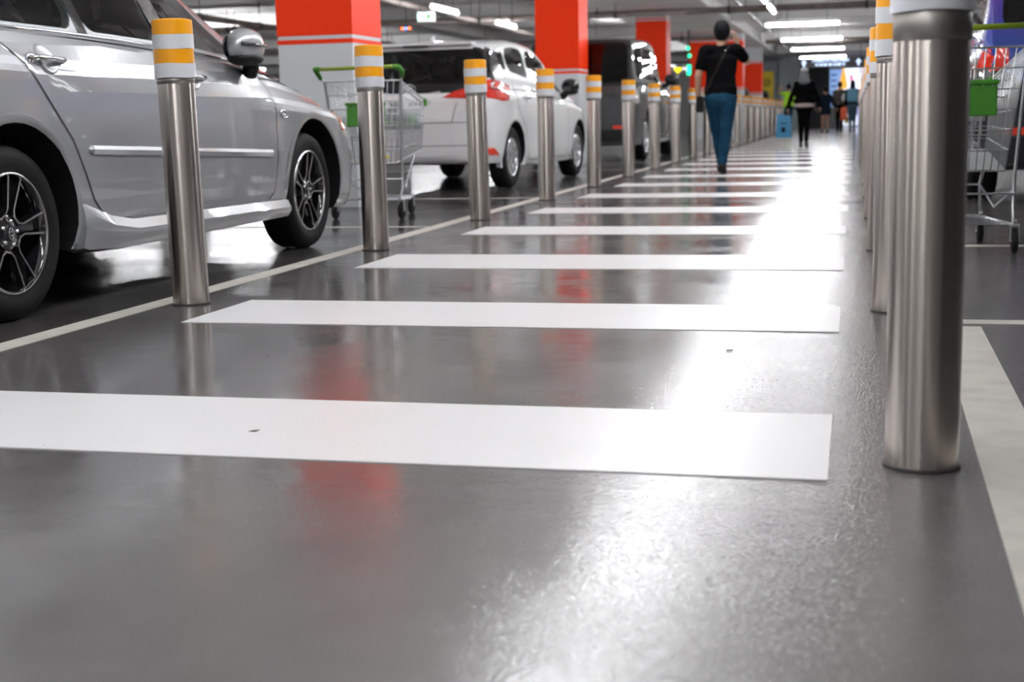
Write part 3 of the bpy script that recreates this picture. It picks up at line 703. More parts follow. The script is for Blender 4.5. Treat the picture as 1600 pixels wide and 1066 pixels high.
    # handles
    for (y, z) in p['handles']:
        for s_ in (1, -1):
            h, nn, ix, ds = bv.ray_cast(Vector((3, y, z)), Vector((-1, 0, 0))); x = h.x
            mb = MB(); L_ = .115
            mb.tube([(s_*(x-.002), y-L_, z), (s_*(x+.022), y-L_*.75, z+.001), (s_*(x+.032), y, z), (s_*(x+.022), y+L_*.75, z-.002), (s_*(x-.002), y+L_, z-.003)], [.013, .012, .0105, .012, .013], 10)
            mb.ell((s_*(x+.006), y-L_*.95, z), (.013, .028, .022), 12, 8)
            mb.build('door_handle', M[p.get('handlemat', 'chrome')], t)
            mb = MB(); n_ = 28; v = []
            for kr, kx in ((1., -.001), (.93, .006), (.86, .0075), (.74, .004), (.4, .0008)):
                for i in range(n_):
                    a = 2*PI*i/n_; yy, zz = y+.062*kr*math.cos(a), z+.058*kr*math.sin(a); hh = bv.ray_cast(Vector((3, yy, zz)), Vector((-1, 0, 0)))[0]; v.append((s_*((hh.x if hh else x)+.0024+kx), yy, zz))
            f = [(j*n_+i, j*n_+(i+1) % n_, (j+1)*n_+(i+1) % n_, (j+1)*n_+i) for j in range(4) for i in range(n_)]+[tuple(4*n_+i for i in range(n_))]
            mb.add(v, f if s_ > 0 else [q[::-1] for q in f], True); mb.build('handle_recess', paint, t)
    return t, bv, cv

# ---- silver sedan (nearest on the left)
sil = dict(name='silver_sedan', label='silver sedan parked nearest on the left, cut by the frame edge', loc=(-3.77, 4.42, 0), hw=.87, wb=2.83, r=.318, tw=.20, rim=.222, rimstyle='five', arch=.395, paint='silver',
 body=[(-1.06, .50, .30, .62, .48, .92, .44, .95), (-1.0, .70, .22, .78, .66, .98, .58, 1.03), (-.8, .81, .20, .90, .77, 1.02, .66, 1.07), (-.4, .862, .20, .925, .85, 1.045, .74, 1.08), (0, .872, .21, .92, .858, 1.055, .765, 1.08), (.6, .872, .23, .897, .86, 1.045, .78, 1.07),
       (1.1, .870, .24, .873, .86, 1.028, .79, 1.05), (1.7, .870, .24, .84, .86, 1.003, .79, 1.02), (2.2, .872, .24, .808, .862, .968, .775, .99), (2.55, .874, .23, .78, .864, .925, .75, .965), (2.83, .872, .22, .765, .860, .885, .73, .93), (3.1, .872, .20, .745, .855, .845, .71, .885),
       (3.35, .858, .19, .71, .83, .795, .68, .825), (3.55, .815, .19, .67, .78, .74, .62, .76), (3.72, .71, .19, .63, .68, .69, .54, .705), (3.83, .55, .21, .59, .53, .64, .43, .655), (3.90, .33, .26, .55, .32, .59, .28, .60)],
 cabin=[(-.98, 1.02, .58, 1.06, .42), (-.6, 1.03, .70, 1.27, .52), (-.1, 1.04, .755, 1.42, .57), (.5, 1.04, .775, 1.475, .60), (1.15, 1.02, .785, 1.475, .61), (1.6, 1.0, .78, 1.42, .60), (2.1, .97, .765, 1.27, .585), (2.5, .94, .735, 1.09, .60), (2.74, .92, .70, .975, .60)],
 side_glass=[[(-.06, 1.085), (.62, 1.075), (.60, 1.40), (.15, 1.365), (-.05, 1.25)], [(.68, 1.075), (1.32, 1.06), (1.24, 1.42), (.66, 1.405)], [(1.42, 1.058), (2.22, 1.02), (1.82, 1.24), (1.48, 1.385), (1.34, 1.41)]],
 rear_glass=[(-.52, 1.10), (.52, 1.10), (.45, 1.36), (-.45, 1.36)], windscreen=[(-.52, 1.62), (.52, 1.62), (.60, 2.62), (-.60, 2.62)],
 doors=[[(.02, .99), (.11, .915), (.20, .82), (.28, .735), (.365, .64), (.44, .515), (.50, .41), (.565, .355), (.63, .33), (.80, .322), (1.335, .316), (1.34, .60), (1.335, .90), (1.33, .985), (.7, 1.01)],
        [(1.348, .316), (2.205, .308), (2.265, .34), (2.30, .53), (2.318, .81), (2.28, .885), (2.22, .93), (1.8, .965), (1.343, .985), (1.348, .9), (1.352, .6)]],
 seams=[[(2.25, .92), (2.5, .91), (3.0, .86)], [(.03, 1.0), (.115, .918), (.205, .822), (.285, .735), (.37, .644), (.445, .514), (.505, .409), (.57, .352), (.635, .326), (.80, .318)], [(2.24, .93), (2.29, .887), (2.325, .81), (2.308, .53), (2.273, .34), (2.22, .306)], [(1.341, .32), (1.345, .6), (1.341, .9), (1.336, .98)]],
 pillars=[[(.63, 1.06), (.69, 1.06), (.67, 1.42), (.60, 1.42)], [(1.30, 1.05), (1.44, 1.045), (1.36, 1.42), (1.22, 1.43)], [(2.16, 1.00), (2.30, .985), (2.26, 1.03), (2.16, 1.075)]],
 panels=[('headlight', 'f', [(.42, .64), (.70, .66), (.74, .76), (.60, .75), (.45, .69)], 'clear', .004), ('marker_lamp', 'x', [(3.225, .745), (3.28, .755), (3.345, .66), (3.315, .64)], 'amber', .006), ('tail_lamp', 'y', [(.30, .74), (.60, .74), (.60, .90), (.32, .90)], 'red', .004),
         ('grille', 'f', [(-.30, .30), (.30, .30), (.26, .55), (-.26, .55)], 'plastic', .004), ('fog_recess', 'f', [(.36, .27), (.46, .27), (.46, .36), (.38, .36)], 'plastic', .004)],
 fold=True, mirror=(.80, 2.09, 1.065, .26), mirlamp=True, handles=[(.27, .945), (1.45, .905)], lip=(-.18, PI+.18))
car1, bv1, cv1 = vehicle(sil)
# waist chrome strip, door moulding, side skirt, wing badge of the sedan
for s_ in (1, -1):
    mb = MB(); pts = []
    for y, z in [(-.1, 1.058), (.4, 1.056), (.9, 1.046), (1.4, 1.03), (1.9, 1.008), (2.2, .992)]:
        h, n, i, d = cv1.ray_cast(Vector((3, y, z)), Vector((-1, 0, 0))); pts.append((s_*(h.x+.004), y, z))
    mb.tube(pts, .009, 8); mb.build('waist_strip', M['chrome'], car1)
    mb = MB(); ring = []
    ys = [.475, .50, .9, 1.4, 1.9, 2.23, 2.25]
    for j, y in enumerate(ys):
        zc = .603-(y-.5)*.0358; e = .35 if j in (0, len(ys)-1) else 1
        h, n, i, d = bv1.ray_cast(Vector((3, y, zc)), Vector((-1, 0, 0))); x = h.x
        ring += [(s_*(x-.004), y, zc-.021*e), (s_*(x+.010*e), y, zc-.017*e), (s_*(x+.016*e), y, zc+.002), (s_*(x+.009*e), y, zc+.017*e), (s_*(x-.004), y, zc+.019*e)]
    f = [(j*5+k, j*5+k+1, (j+1)*5+k+1, (j+1)*5+k) for j in range(len(ys)-1) for k in range(4)]+[(0, 1, 2, 3, 4), tuple((len(ys)-1)*5+k for k in (4, 3, 2, 1, 0))]
    mb.add(ring, f if s_ < 0 else [q[::-1] for q in f]); mb.build('door_moulding', M['silver'], car1)
    mb = MB(); ring = []; ys = [.415, .44, .62, .8, 1.4, 2.0, 2.40, 2.435]
    for j, y in enumerate(ys):
        top = [.405, .40, .345, .318, .312, .306, .300, .296][j]; bot = [.215, .205, .195, .19, .19, .192, .196, .20][j]; o = [.012, .022, .030, .032, .032, .032, .030, .02][j]
        ring += [(s_*(.845), y, top), (s_*(.862+o*.25), y, top-.006), (s_*(.866+o*.9), y, top-.045), (s_*(.868+o*.8), y, (top+bot)/2-.01), (s_*(.852+o*.8), y, bot+.012), (s_*(.80), y, bot-.002), (s_*.72, y, bot+.02)]
    f = [(j*7+k, j*7+k+1, (j+1)*7+k+1, (j+1)*7+k) for j in range(len(ys)-1) for k in range(6)]+[tuple(range(7)), tuple((len(ys)-1)*7+k for k in range(6, -1, -1))]
    mb.add(ring, f[::1] if s_ > 0 else [q[::-1] for q in f], True); mb.build('side_skirt', M['silver'], car1, sharp=28)
    mb = MB(); h, n, i, d = bv1.ray_cast(Vector((3, 2.42, .738)), Vector((-1, 0, 0)))
    mb.tube([(s_*(h.x+.004), 2.42+.045*math.cos(t), .738+.018*math.sin(t)-.02*math.cos(t)*.3) for t in [2*PI*i_/18 for i_ in range(18)]], .0045, 6, closed=True)
    mb.tube([(s_*(h.x+.005), 2.395, .735), (s_*(h.x+.006), 2.445, .735)], .006, 6); mb.build('wing_badge', M['chrome'], car1)

# ---- white hatchback
hat = dict(name='white_hatchback', label='white hatchback parked behind the shopping trolley, tail towards us', loc=(-4.158, 13.682, 0), rz=math.radians(-3.62), hw=.86, wb=2.55, r=.305, tw=.185, rim=.19, rimstyle='cover', arch=.355, paint='white', black_pillar=(-.10, 1.04, 1.365),
 body=[(-.74, .46, .34, .58, .45, .68, .44, .70), (-.715, .62, .30, .66, .60, .84, .58, .86), (-.67, .745, .27, .78, .735, 1.0, .68, .94), (-.61, .80, .26, .84, .79, 1.075, .70, .96), (-.50, .838, .26, .88, .83, 1.09, .735, 1.0), (-.25, .858, .25, .90, .85, 1.10, .75, 1.05), (0, .862, .24, .90, .85, 1.10, .755, 1.08), (.5, .858, .22, .88, .845, 1.085, .755, 1.06),
       (1.0, .852, .20, .86, .84, 1.05, .76, 1.03), (1.6, .852, .20, .84, .84, 1.0, .765, .99), (2.1, .858, .20, .82, .845, .95, .76, .96), (2.55, .862, .20, .79, .85, .90, .74, .93), (2.9, .83, .20, .74, .81, .82, .69, .85), (3.15, .72, .20, .66, .70, .73, .58, .75), (3.30, .50, .22, .58, .48, .64, .42, .65), (3.35, .3, .26, .5, .29, .56, .26, .57)],
 cabin=[(-.645, .95, .58, .985, .54), (-.595, .99, .70, 1.10, .66), (-.51, .98, .79, 1.26, .71), (-.42, .98, .80, 1.39, .705), (-.34, .98, .80, 1.435, .695), (0, .98, .795, 1.47, .68), (.6, .98, .79, 1.495, .67), (1.2, .95, .79, 1.475, .65), (1.7, .91, .785, 1.38, .62), (2.2, .88, .765, 1.20, .60), (2.75, .90, .71, .965, .60)],
 side_glass=[[(-.10, 1.185), (.12, 1.165), (.02, 1.36), (-.14, 1.315)], [(.17, 1.16), (.80, 1.10), (.72, 1.39), (.40, 1.405), (.08, 1.375)], [(.90, 1.09), (1.90, .995), (1.62, 1.27), (1.25, 1.36), (.84, 1.39)], [(1.96, .99), (2.26, .96), (1.92, 1.17)]],
 rear_glass=[(-.66, 1.02), (.66, 1.02), (.73, 1.12), (.66, 1.36), (-.66, 1.36), (-.73, 1.12)], windscreen=[(-.52, 1.50), (.52, 1.50), (.62, 2.60), (-.62, 2.60)],
 doors=[[(.10, 1.03), (.12, .80), (.36, .60), (.45, .38), (.56, .27), (.84, .26), (.86, .6), (.84, 1.02)], [(.87, .26), (1.98, .26), (2.04, .5), (2.04, .86), (1.97, .93), (.86, 1.01), (.88, .6)]],
 seams=[[(.84, 1.04), (.865, .6), (.855, .26)], [(.10, 1.06), (.11, .80), (.355, .60), (.44, .38), (.55, .262), (1.99, .255), (2.05, .5), (2.05, .88), (1.98, .95)]],
 rear_seams=[[(-.62, .66), (.62, .66)], [(-.45, .665), (-.50, .85)], [(.45, .665), (.50, .85)], [(-.72, .44), (.72, .44)]],
 panels=[('tail_lamp', 'y', [(.36, .90), (.60, .885), (.745, .875), (.755, .95), (.75, 1.0), (.68, 1.0), (.58, .975), (.46, .945)], 'red', .012), ('tail_lamp', 'x', [(-.64, .89), (-.40, .86), (-.20, .865), (-.02, 1.01), (-.30, 1.05), (-.62, 1.07)], 'red', .006), ('reverse_lamp', 'y', [(.47, .905), (.66, .895), (.67, .925), (.54, .93)], 'clear', .009),
         ('reflector', 'y', [(.60, .36), (.72, .355), (.735, .41), (.60, .405)], 'refl', .005), ('reflector', 'x', [(-.62, .345), (-.44, .335), (-.56, .41), (-.64, .415)], 'refl', .005),
         ('cabin_tailgate_trim', 'y', [(-.60, .945), (.60, .945), (.62, 1.0), (.64, 1.03), (-.64, 1.03), (-.62, 1.0)], 'plastic', .006), ('cabin_quarter_trim', 'x', [(-.47, 1.125), (-.12, 1.17), (-.16, 1.335), (-.40, 1.335)], 'gloss', .009), ('plate_recess', 'y', [(-.30, .75), (.30, .75), (.30, .90), (-.30, .90)], 'white', .002),
         ('headlight', 'f', [(.40, .60), (.66, .64), (.70, .74), (.5, .70)], 'clear', .004)],
 mirror=(.80, 1.98, 1.03, .20), mirpaint='gloss', handles=[(.45, .90), (1.10, .87)], handlemat='white')
car2, bv2, cv2 = vehicle(hat)
mb = MB(); mb.tube([(0, -.02, 1.46), (0, .02, 1.50), (0, .10, 1.54)], [.028, .022, .004], 8); mb.build('roof_antenna', M['white'], car2)
mb = MB(); mb.box((0, -.40, 1.415), (1.16, .14, .030), ch=.014); mb.build('roof_spoiler', M['white'], car2)
MB().box((0, -.475, 1.40), (.26, .01, .018), ch=.003).build('brake_lamp', M['seam'], car2)
em = MB()
for (ax, az, cz) in ((.062, .042, 0), (.022, .040, 0), (.045, .016, .020)):
    em.tube([(ax*math.cos(t), -.668, 1.0-.012+az*math.sin(t)+cz) for t in [2*PI*i/24 for i in range(24)]], .005, 6, closed=True)
em.build('tailgate_emblem', M['chrome'], car2)
MB().box((0, -.715, .825), (.46, .012, .12), ch=.004).build('number_plate', M['whitec'], car2)
mk = MB()
for i, wd in enumerate((.035, .03, .04, .0, .035, .035, .03, .035)):
    if wd: mk.box((-.16+i*.048, -.7225, .825), (wd, .002, .07))
mk.build('plate_marking', M['blk'], car2)
mk = MB()
for i in range(5): mk.box((.40+i*.022, -.700, .80), (.015, .004, .02))
mk.build('model_lettering', M['chrome'], car2)
wp = MB(); wp.tube([(.02, -.63, 1.05), (.22, -.585, 1.12), (.42, -.56, 1.09)], .008, 6); wp.build('rear_wiper', M['plastic'], car2)

# ---- dark people carrier
suv = dict(name='black_suv', label='tall charcoal black vehicle parked beyond the white hatchback', loc=(-4.02, 21.55, 0), rz=math.radians(-1.2), hw=.92, wb=2.72, r=.36, tw=.23, rim=.24, rimstyle='cover', arch=.42, paint='charcoal', roofpaint='black', glass='dglass',
 body=[(-.84, .60, .30, .80, .58, 1.02, .56, 1.04), (-.80, .80, .25, .90, .78, 1.12, .74, 1.13), (-.65, .88, .25, 1.0, .865, 1.18, .80, 1.18), (-.3, .918, .25, 1.03, .905, 1.20, .83, 1.20), (0, .922, .25, 1.03, .91, 1.20, .84, 1.20), (1.2, .918, .25, 1.03, .905, 1.19, .84, 1.19), (2.2, .918, .25, 1.02, .905, 1.17, .83, 1.18), (2.72, .92, .25, .98, .905, 1.12, .80, 1.15),
       (3.1, .88, .25, .92, .865, 1.05, .76, 1.08), (3.4, .78, .25, .85, .76, .95, .66, .98), (3.55, .62, .27, .76, .60, .84, .54, .86), (3.60, .42, .3, .68, .41, .76, .38, .77)],
 cabin=[(-.80, 1.05, .74, 1.14, .74), (-.74, 1.10, .80, 1.48, .76), (-.66, 1.12, .83, 1.76, .76), (-.55, 1.14, .835, 1.835, .75), (.0, 1.15, .84, 1.86, .75), (.8, 1.15, .84, 1.88, .75), (1.3, 1.15, .84, 1.85, .74), (1.8, 1.14, .835, 1.68, .72), (2.3, 1.13, .82, 1.38, .69), (2.75, 1.10, .79, 1.17, .68)],
 side_glass=[[(-.52, 1.26), (.15, 1.25), (.15, 1.71), (-.47, 1.69)], [(.22, 1.25), (1.0, 1.24), (.97, 1.72), (.22, 1.72)], [(1.08, 1.24), (2.05, 1.22), (1.72, 1.50), (1.42, 1.69), (1.05, 1.71)]],
 rear_glass=[(-.73, 1.19), (.73, 1.19), (.71, 1.76), (-.71, 1.76)], windscreen=[(-.58, 1.50), (.58, 1.50), (.66, 2.60), (-.66, 2.60)],
 doors=[[(.30, 1.12), (.32, .8), (.46, .5), (.50, .36), (1.03, .34), (1.03, 1.12)], [(1.06, .34), (2.12, .34), (2.18, .7), (2.16, 1.10), (1.06, 1.12)]],
 seams=[], rear_seams=[[(-.7, .66), (.7, .66)], [(-.7, .98), (.7, .98)], [(-.7, .56), (.7, .56)]],
 panels=[('reflector', 'y', [(.52, .50), (.74, .49), (.74, .545), (.52, .55)], 'refl', .006), ('tail_lamp', 'y', [(.70, .86), (.79, .86), (.80, 1.05), (.73, 1.05)], 'red', .006), ('lower_bumper', 'y', [(-.70, .30), (.70, .30), (.76, .48), (-.76, .48)], 'plastic', .004), ('headlight', 'f', [(.40, .82), (.66, .82), (.68, .92), (.42, .90)], 'clear', .004),
         ('tail_lamp', 'x', [(-.79, .86), (-.60, .88), (-.62, 1.08), (-.78, 1.04)], 'clear', .006)],
 mirror=(.86, 2.05, 1.28, .24), mirpaint='gloss', handles=[(.55, 1.02), (1.35, 1.01)])
car3, bv3, cv3 = vehicle(suv)
MB().box((0, -.85, .88), (.50, .012, .12), ch=.004).build('number_plate', M['whitec'], car3)
MB().box((.28, -.81, 1.04), (.10, .01, .025), ch=.003).build('tailgate_badge', M['chrome'], car3)
# ---- patterned car behind the right trolley
import copy
s2 = copy.deepcopy(suv); s2.update(name='patterned_suv', label='blue, purple and black patterned car behind the right trolley', loc=(1.70, 11.25, 0), rz=0, paint='wrap', roofpaint='wrap'); s2['panels'][1] = ('tail_lamp', 'y', [(.66, .96), (.79, .94), (.80, 1.10), (.67, 1.11)], 'red', .006); s2['panels'][4] = ('tail_lamp', 'x', [(-.79, .96), (-.68, .96), (-.68, 1.08), (-.78, 1.10)], 'red', .006); s2['rear_glass'] = [(-.70, 1.24), (.70, 1.24), (.69, 1.74), (-.69, 1.74)]
car4, _, _ = vehicle(s2)
# ---- two dark cars far down the bays
h2 = copy.deepcopy(hat)
h2.update(name='dark_hatchback', label='dark car roof showing behind far bollards, below the farthest orange column', loc=(-3.95, 43.6, 0), rz=0, paint='black', glass='dglass'); vehicle(h2)
h2.update(label='dark car roof showing under the yellow chevron panel', loc=(-3.75, 50.6, 0)); vehicle(h2)

# ------------------------------------------------------------------ shopping trolleys
def trolley(loc, rz, label, extra=None):
    t = thing('shopping_trolley', label, 'trolley', loc, rz, 'shopping trolleys')
    # corners: rear top, rear bottom, front top, front bottom (half widths, y, z)
    RT, RB, FT, FB = (.275, -.02, .97), (.20, .04, .39), (.195, .80, .84), (.175, .74, .47)
    c_ = lambda q, s_: Vector((q[0]*s_, q[1], q[2])); lp = lambda a, b, k: a+(b-a)*k
    b = MB(); r = .0028
    for s_ in (-1, 1):
        for i in range(19): k = i/18; b.tube([lp(c_(RT, s_), c_(FT, s_), k), lp(c_(RB, s_), c_(FB, s_), k)], r, 4)
        for i in range(1, 6): k = i/6; b.tube([lp(c_(RT, s_), c_(RB, s_), k), lp(c_(FT, s_), c_(FB, s_), k)], r*1.2, 4)
        b.tube([c_(RT, s_), c_(FT, s_)], .0055, 6); b.tube([c_(RB, s_), c_(FB, s_)], .0045, 6)
        b.tube([c_(RT, s_)+Vector((0, 0, -.04)), c_(FT, s_)+Vector((0, 0, -.035))], .004, 6)
    for (T, B, n) in ((RT, RB, 12), (FT, FB, 9)):
        for i in range(n+1): k = i/n; b.tube([lp(c_(T, -1), c_(T, 1), k), lp(c_(B, -1), c_(B, 1), k)], r, 4)
        for i in range(0, 7): k = i/6; b.tube([lp(c_(T, -1), c_(B, -1), k), lp(c_(T, 1), c_(B, 1), k)], r*(1.8 if i in (0, 6) else 1.2), 4)
    for i in range(11): k = i/10; b.tube([lp(c_(RB, -1), c_(RB, 1), k), lp(c_(FB, -1), c_(FB, 1), k)], r, 4)
    for i in range(1, 8): k = i/8; b.tube([lp(c_(RB, -1), c_(FB, -1), k), lp(c_(RB, 1), c_(FB, 1), k)], r*1.2, 4)
    b.build('wire_basket', M['wire'], t)
    # basket base tray
    MB().add([c_(RB, -1)+Vector((0, 0, .006)), c_(RB, 1)+Vector((0, 0, .006)), c_(FB, 1)+Vector((0, 0, .006)), c_(FB, -1)+Vector((0, 0, .006)), c_(RB, -1)-Vector((0, 0, .004)), c_(RB, 1)-Vector((0, 0, .004)), c_(FB, 1)-Vector((0, 0, .004)), c_(FB, -1)-Vector((0, 0, .004))],
             [(0, 1, 2, 3), (7, 6, 5, 4), (0, 4, 5, 1), (1, 5, 6, 2), (2, 6, 7, 3), (3, 7, 4, 0)]).build('base_tray', M['greyp'], t)
    # child seat frame inside
    cs = MB()
    for i in range(9): x = -.20+i*.05; cs.tube([(x, .20, .82), (x*.9, .09, .56)], .0024, 4)
    for z, y in ((.82, .20), (.74, .167), (.66, .133), (.56, .09)): cs.tube([(-.21, y, z), (.21, y, z)], .0035, 4)
    cs.tube([(-.23, .0, .80), (-.22, .2, .82)], .004, 5); cs.tube([(.23, .0, .80), (.22, .2, .82)], .004, 5); cs.build('child_seat', M['wire'], t)
    MB().box((.0075, -.002, .735), (.285, .012, .165), ch=.005, rx=-.08).build('seat_flap', M['green'], t)
    MB().box((.0075, -.006, .81), (.30, .018, .022), ch=.006).build('flap_hinge', M['green'], t)
    # handle
    MB().tube([(-.29, -.14, 1.055), (.29, -.14, 1.06)], .0135, 12).build('handle_bar', M['lime'], t)
    for s_ in (-1, 1):
        e = MB(); e.tube([(s_*.27, -.14, 1.057), (s_*.305, -.135, 1.055), (s_*.31, -.08, 1.03), (s_*.30, -.05, .99)], [.017, .021, .019, .015], 10); e.build('handle_end', M['green'], t)
        a = MB(); a.tube([(s_*.30, -.06, 1.0), (s_*.285, -.02, .97), (s_*.27, .0, .80), (s_*.245, .05, .36), (s_*.245, .06, .22), (s_*.24, -.02, .135)], .009, 8); a.build('side_frame', M['wire'], t)
        e = MB(); e.box((s_*.196, .80, .825), (.03, .035, .06), ch=.008); e.build('corner_bumper', M['green'], t)
    ch = MB()
    ch.tube([(-.24, -.02, .135), (-.20, .35, .125), (-.14, .60, .13), (.14, .60, .13), (.20, .35, .125), (.24, -.02, .135)], .010, 8)
    ch.tube([(-.245, .05, .30), (-.18, .30, .20), (-.13, .56, .30), (.13, .56, .30), (.18, .30, .20), (.245, .05, .30)], .007, 8)
    for s_ in (-1, 1): ch.tube([(s_*.14, .58, .135), (s_*.13, .56, .30), (s_*.165, .60, .44)], .008, 8)
    for i in range(5): y = .06+i*.11; ch.tube([(-.21+i*.013, y, .132), (.21-i*.013, y, .132)], .004, 5)
    ch.tube([(-.25, .04, .28), (.25, .04, .28)], .007, 6); ch.build('chassis', M['wire'], t)
    for (x, y) in ((-.25, .0), (.25, .0), (-.14, .57), (.14, .57)):
        wd = MB(); wd.lathe([(.0, -.014), (.052, -.014), (.058, -.010), (.058, .010), (.052, .014), (0, .014)], 24, Matrix.Rotation(PI/2, 4, 'Y')); wo = wd.build('wheel', M['tyre'], t, sharp=40); wo.location = (x, y, .058)
        fk = MB(); fk.box((0, .0, .075), (.044, .05, .012), ch=.003)
        for s_ in (-1, 1): fk.box((s_*.019, 0, .04), (.003, .03, .075))
        fk.tube([(0, 0, .07), (0, 0, .10)], .010, 8); fk.tube([(-.024, 0, 0), (.024, 0, 0)], .006, 6); fk.build('caster_fork', M['wire'], wo)
    # advert panel at the front end
    p_ = MB(); p_.box((0, .790, .70), (.33, .006, .16), ch=.003, rx=-.15); pp = p_.build('front_panel', M['greyp'], t)
    mk = MB(); mk.box((.105, .776, .70), (.075, .004, .085))
    for i in range(6): mk.box((-.10+i*.028, .772, .68), (.018, .004, .012+.01*(i % 2)))
    mk.build('panel_print', M['green'], t)
    return t
tr1 = trolley((-3.37, 9.40, 0), 0, 'empty wire shopping trolley with green handle between silver car and white hatchback')
bn = MB(); bn.tube([(.07, .0, .43), (.12, -.005, .445), (.17, .0, .437)], [.006, .013, .006], 8)
bn = bn.build('yellow_tag', M['yelb'], tr1)
tr2 = trolley((.50, 7.02, 0), 0, 'wire shopping trolley at the right edge, seen behind the large bollard')

# ------------------------------------------------------------------ people
def hand(mb, wr, d, palm_n, s=1., curl=.3):
    """five fingers on a palm; d: direction of fingers, palm_n: palm normal"""
    wr = Vector(wr); d = Vector(d).normalized(); n = Vector(palm_n).normalized(); sd = d.cross(n).normalized()
    mb.cap(wr, wr+d*.05*s, .024*s, .03*s); mb.cap(wr+d*.03*s-sd*.018*s, wr+d*.085*s-sd*.022*s, .017*s, .015*s); mb.cap(wr+d*.03*s+sd*.018*s, wr+d*.085*s+sd*.022*s, .017*s, .015*s)
    for i, L in enumerate((.070, .078, .073, .056)):
        o = wr+d*.088*s+sd*(-.030+.020*i)*s; k1 = o+(d*math.cos(curl)+n*math.sin(curl))*L*.5*s; k2 = k1+(d*math.cos(curl*2.4)+n*math.sin(curl*2.4))*L*.5*s
        mb.cap(o, k1, .0095*s, .0088*s, 8); mb.cap(k1, k2, .0088*s, .0075*s, 8)
    o = wr+d*.02*s-sd*.024*s; k1 = o+(d*.6-sd*.75+n*.25).normalized()*.045*s; k2 = k1+(d*.9-sd*.2+n*.4).normalized()*.035*s
    mb.cap(o, k1, .012*s, .0105*s, 8); mb.cap(k1, k2, .0105*s, .008*s, 8)
def head(mb, c, s=1.):
    c = Vector(c)
    mb.ell(c+Vector((0, .0, .02))*s, (.076*s, .096*s, .105*s)); mb.ell(c+Vector((0, .03, -.05))*s, (.058*s, .065*s, .07*s)); mb.ell(c+Vector((0, .105, -.01))*s, (.012*s, .018*s, .022*s), 8, 6)
    for q in (-1, 1): mb.ell(c+Vector((q*.078, -.005, -.005))*s, (.010*s, .02*s, .032*s), 8, 6); mb.ell(c+Vector((q*.03, .088, .02))*s, (.016*s, .010*s, .010*s), 8, 6)
    mb.ell(c+Vector((0, .092, -.055))*s, (.026*s, .010*s, .008*s), 8, 6)
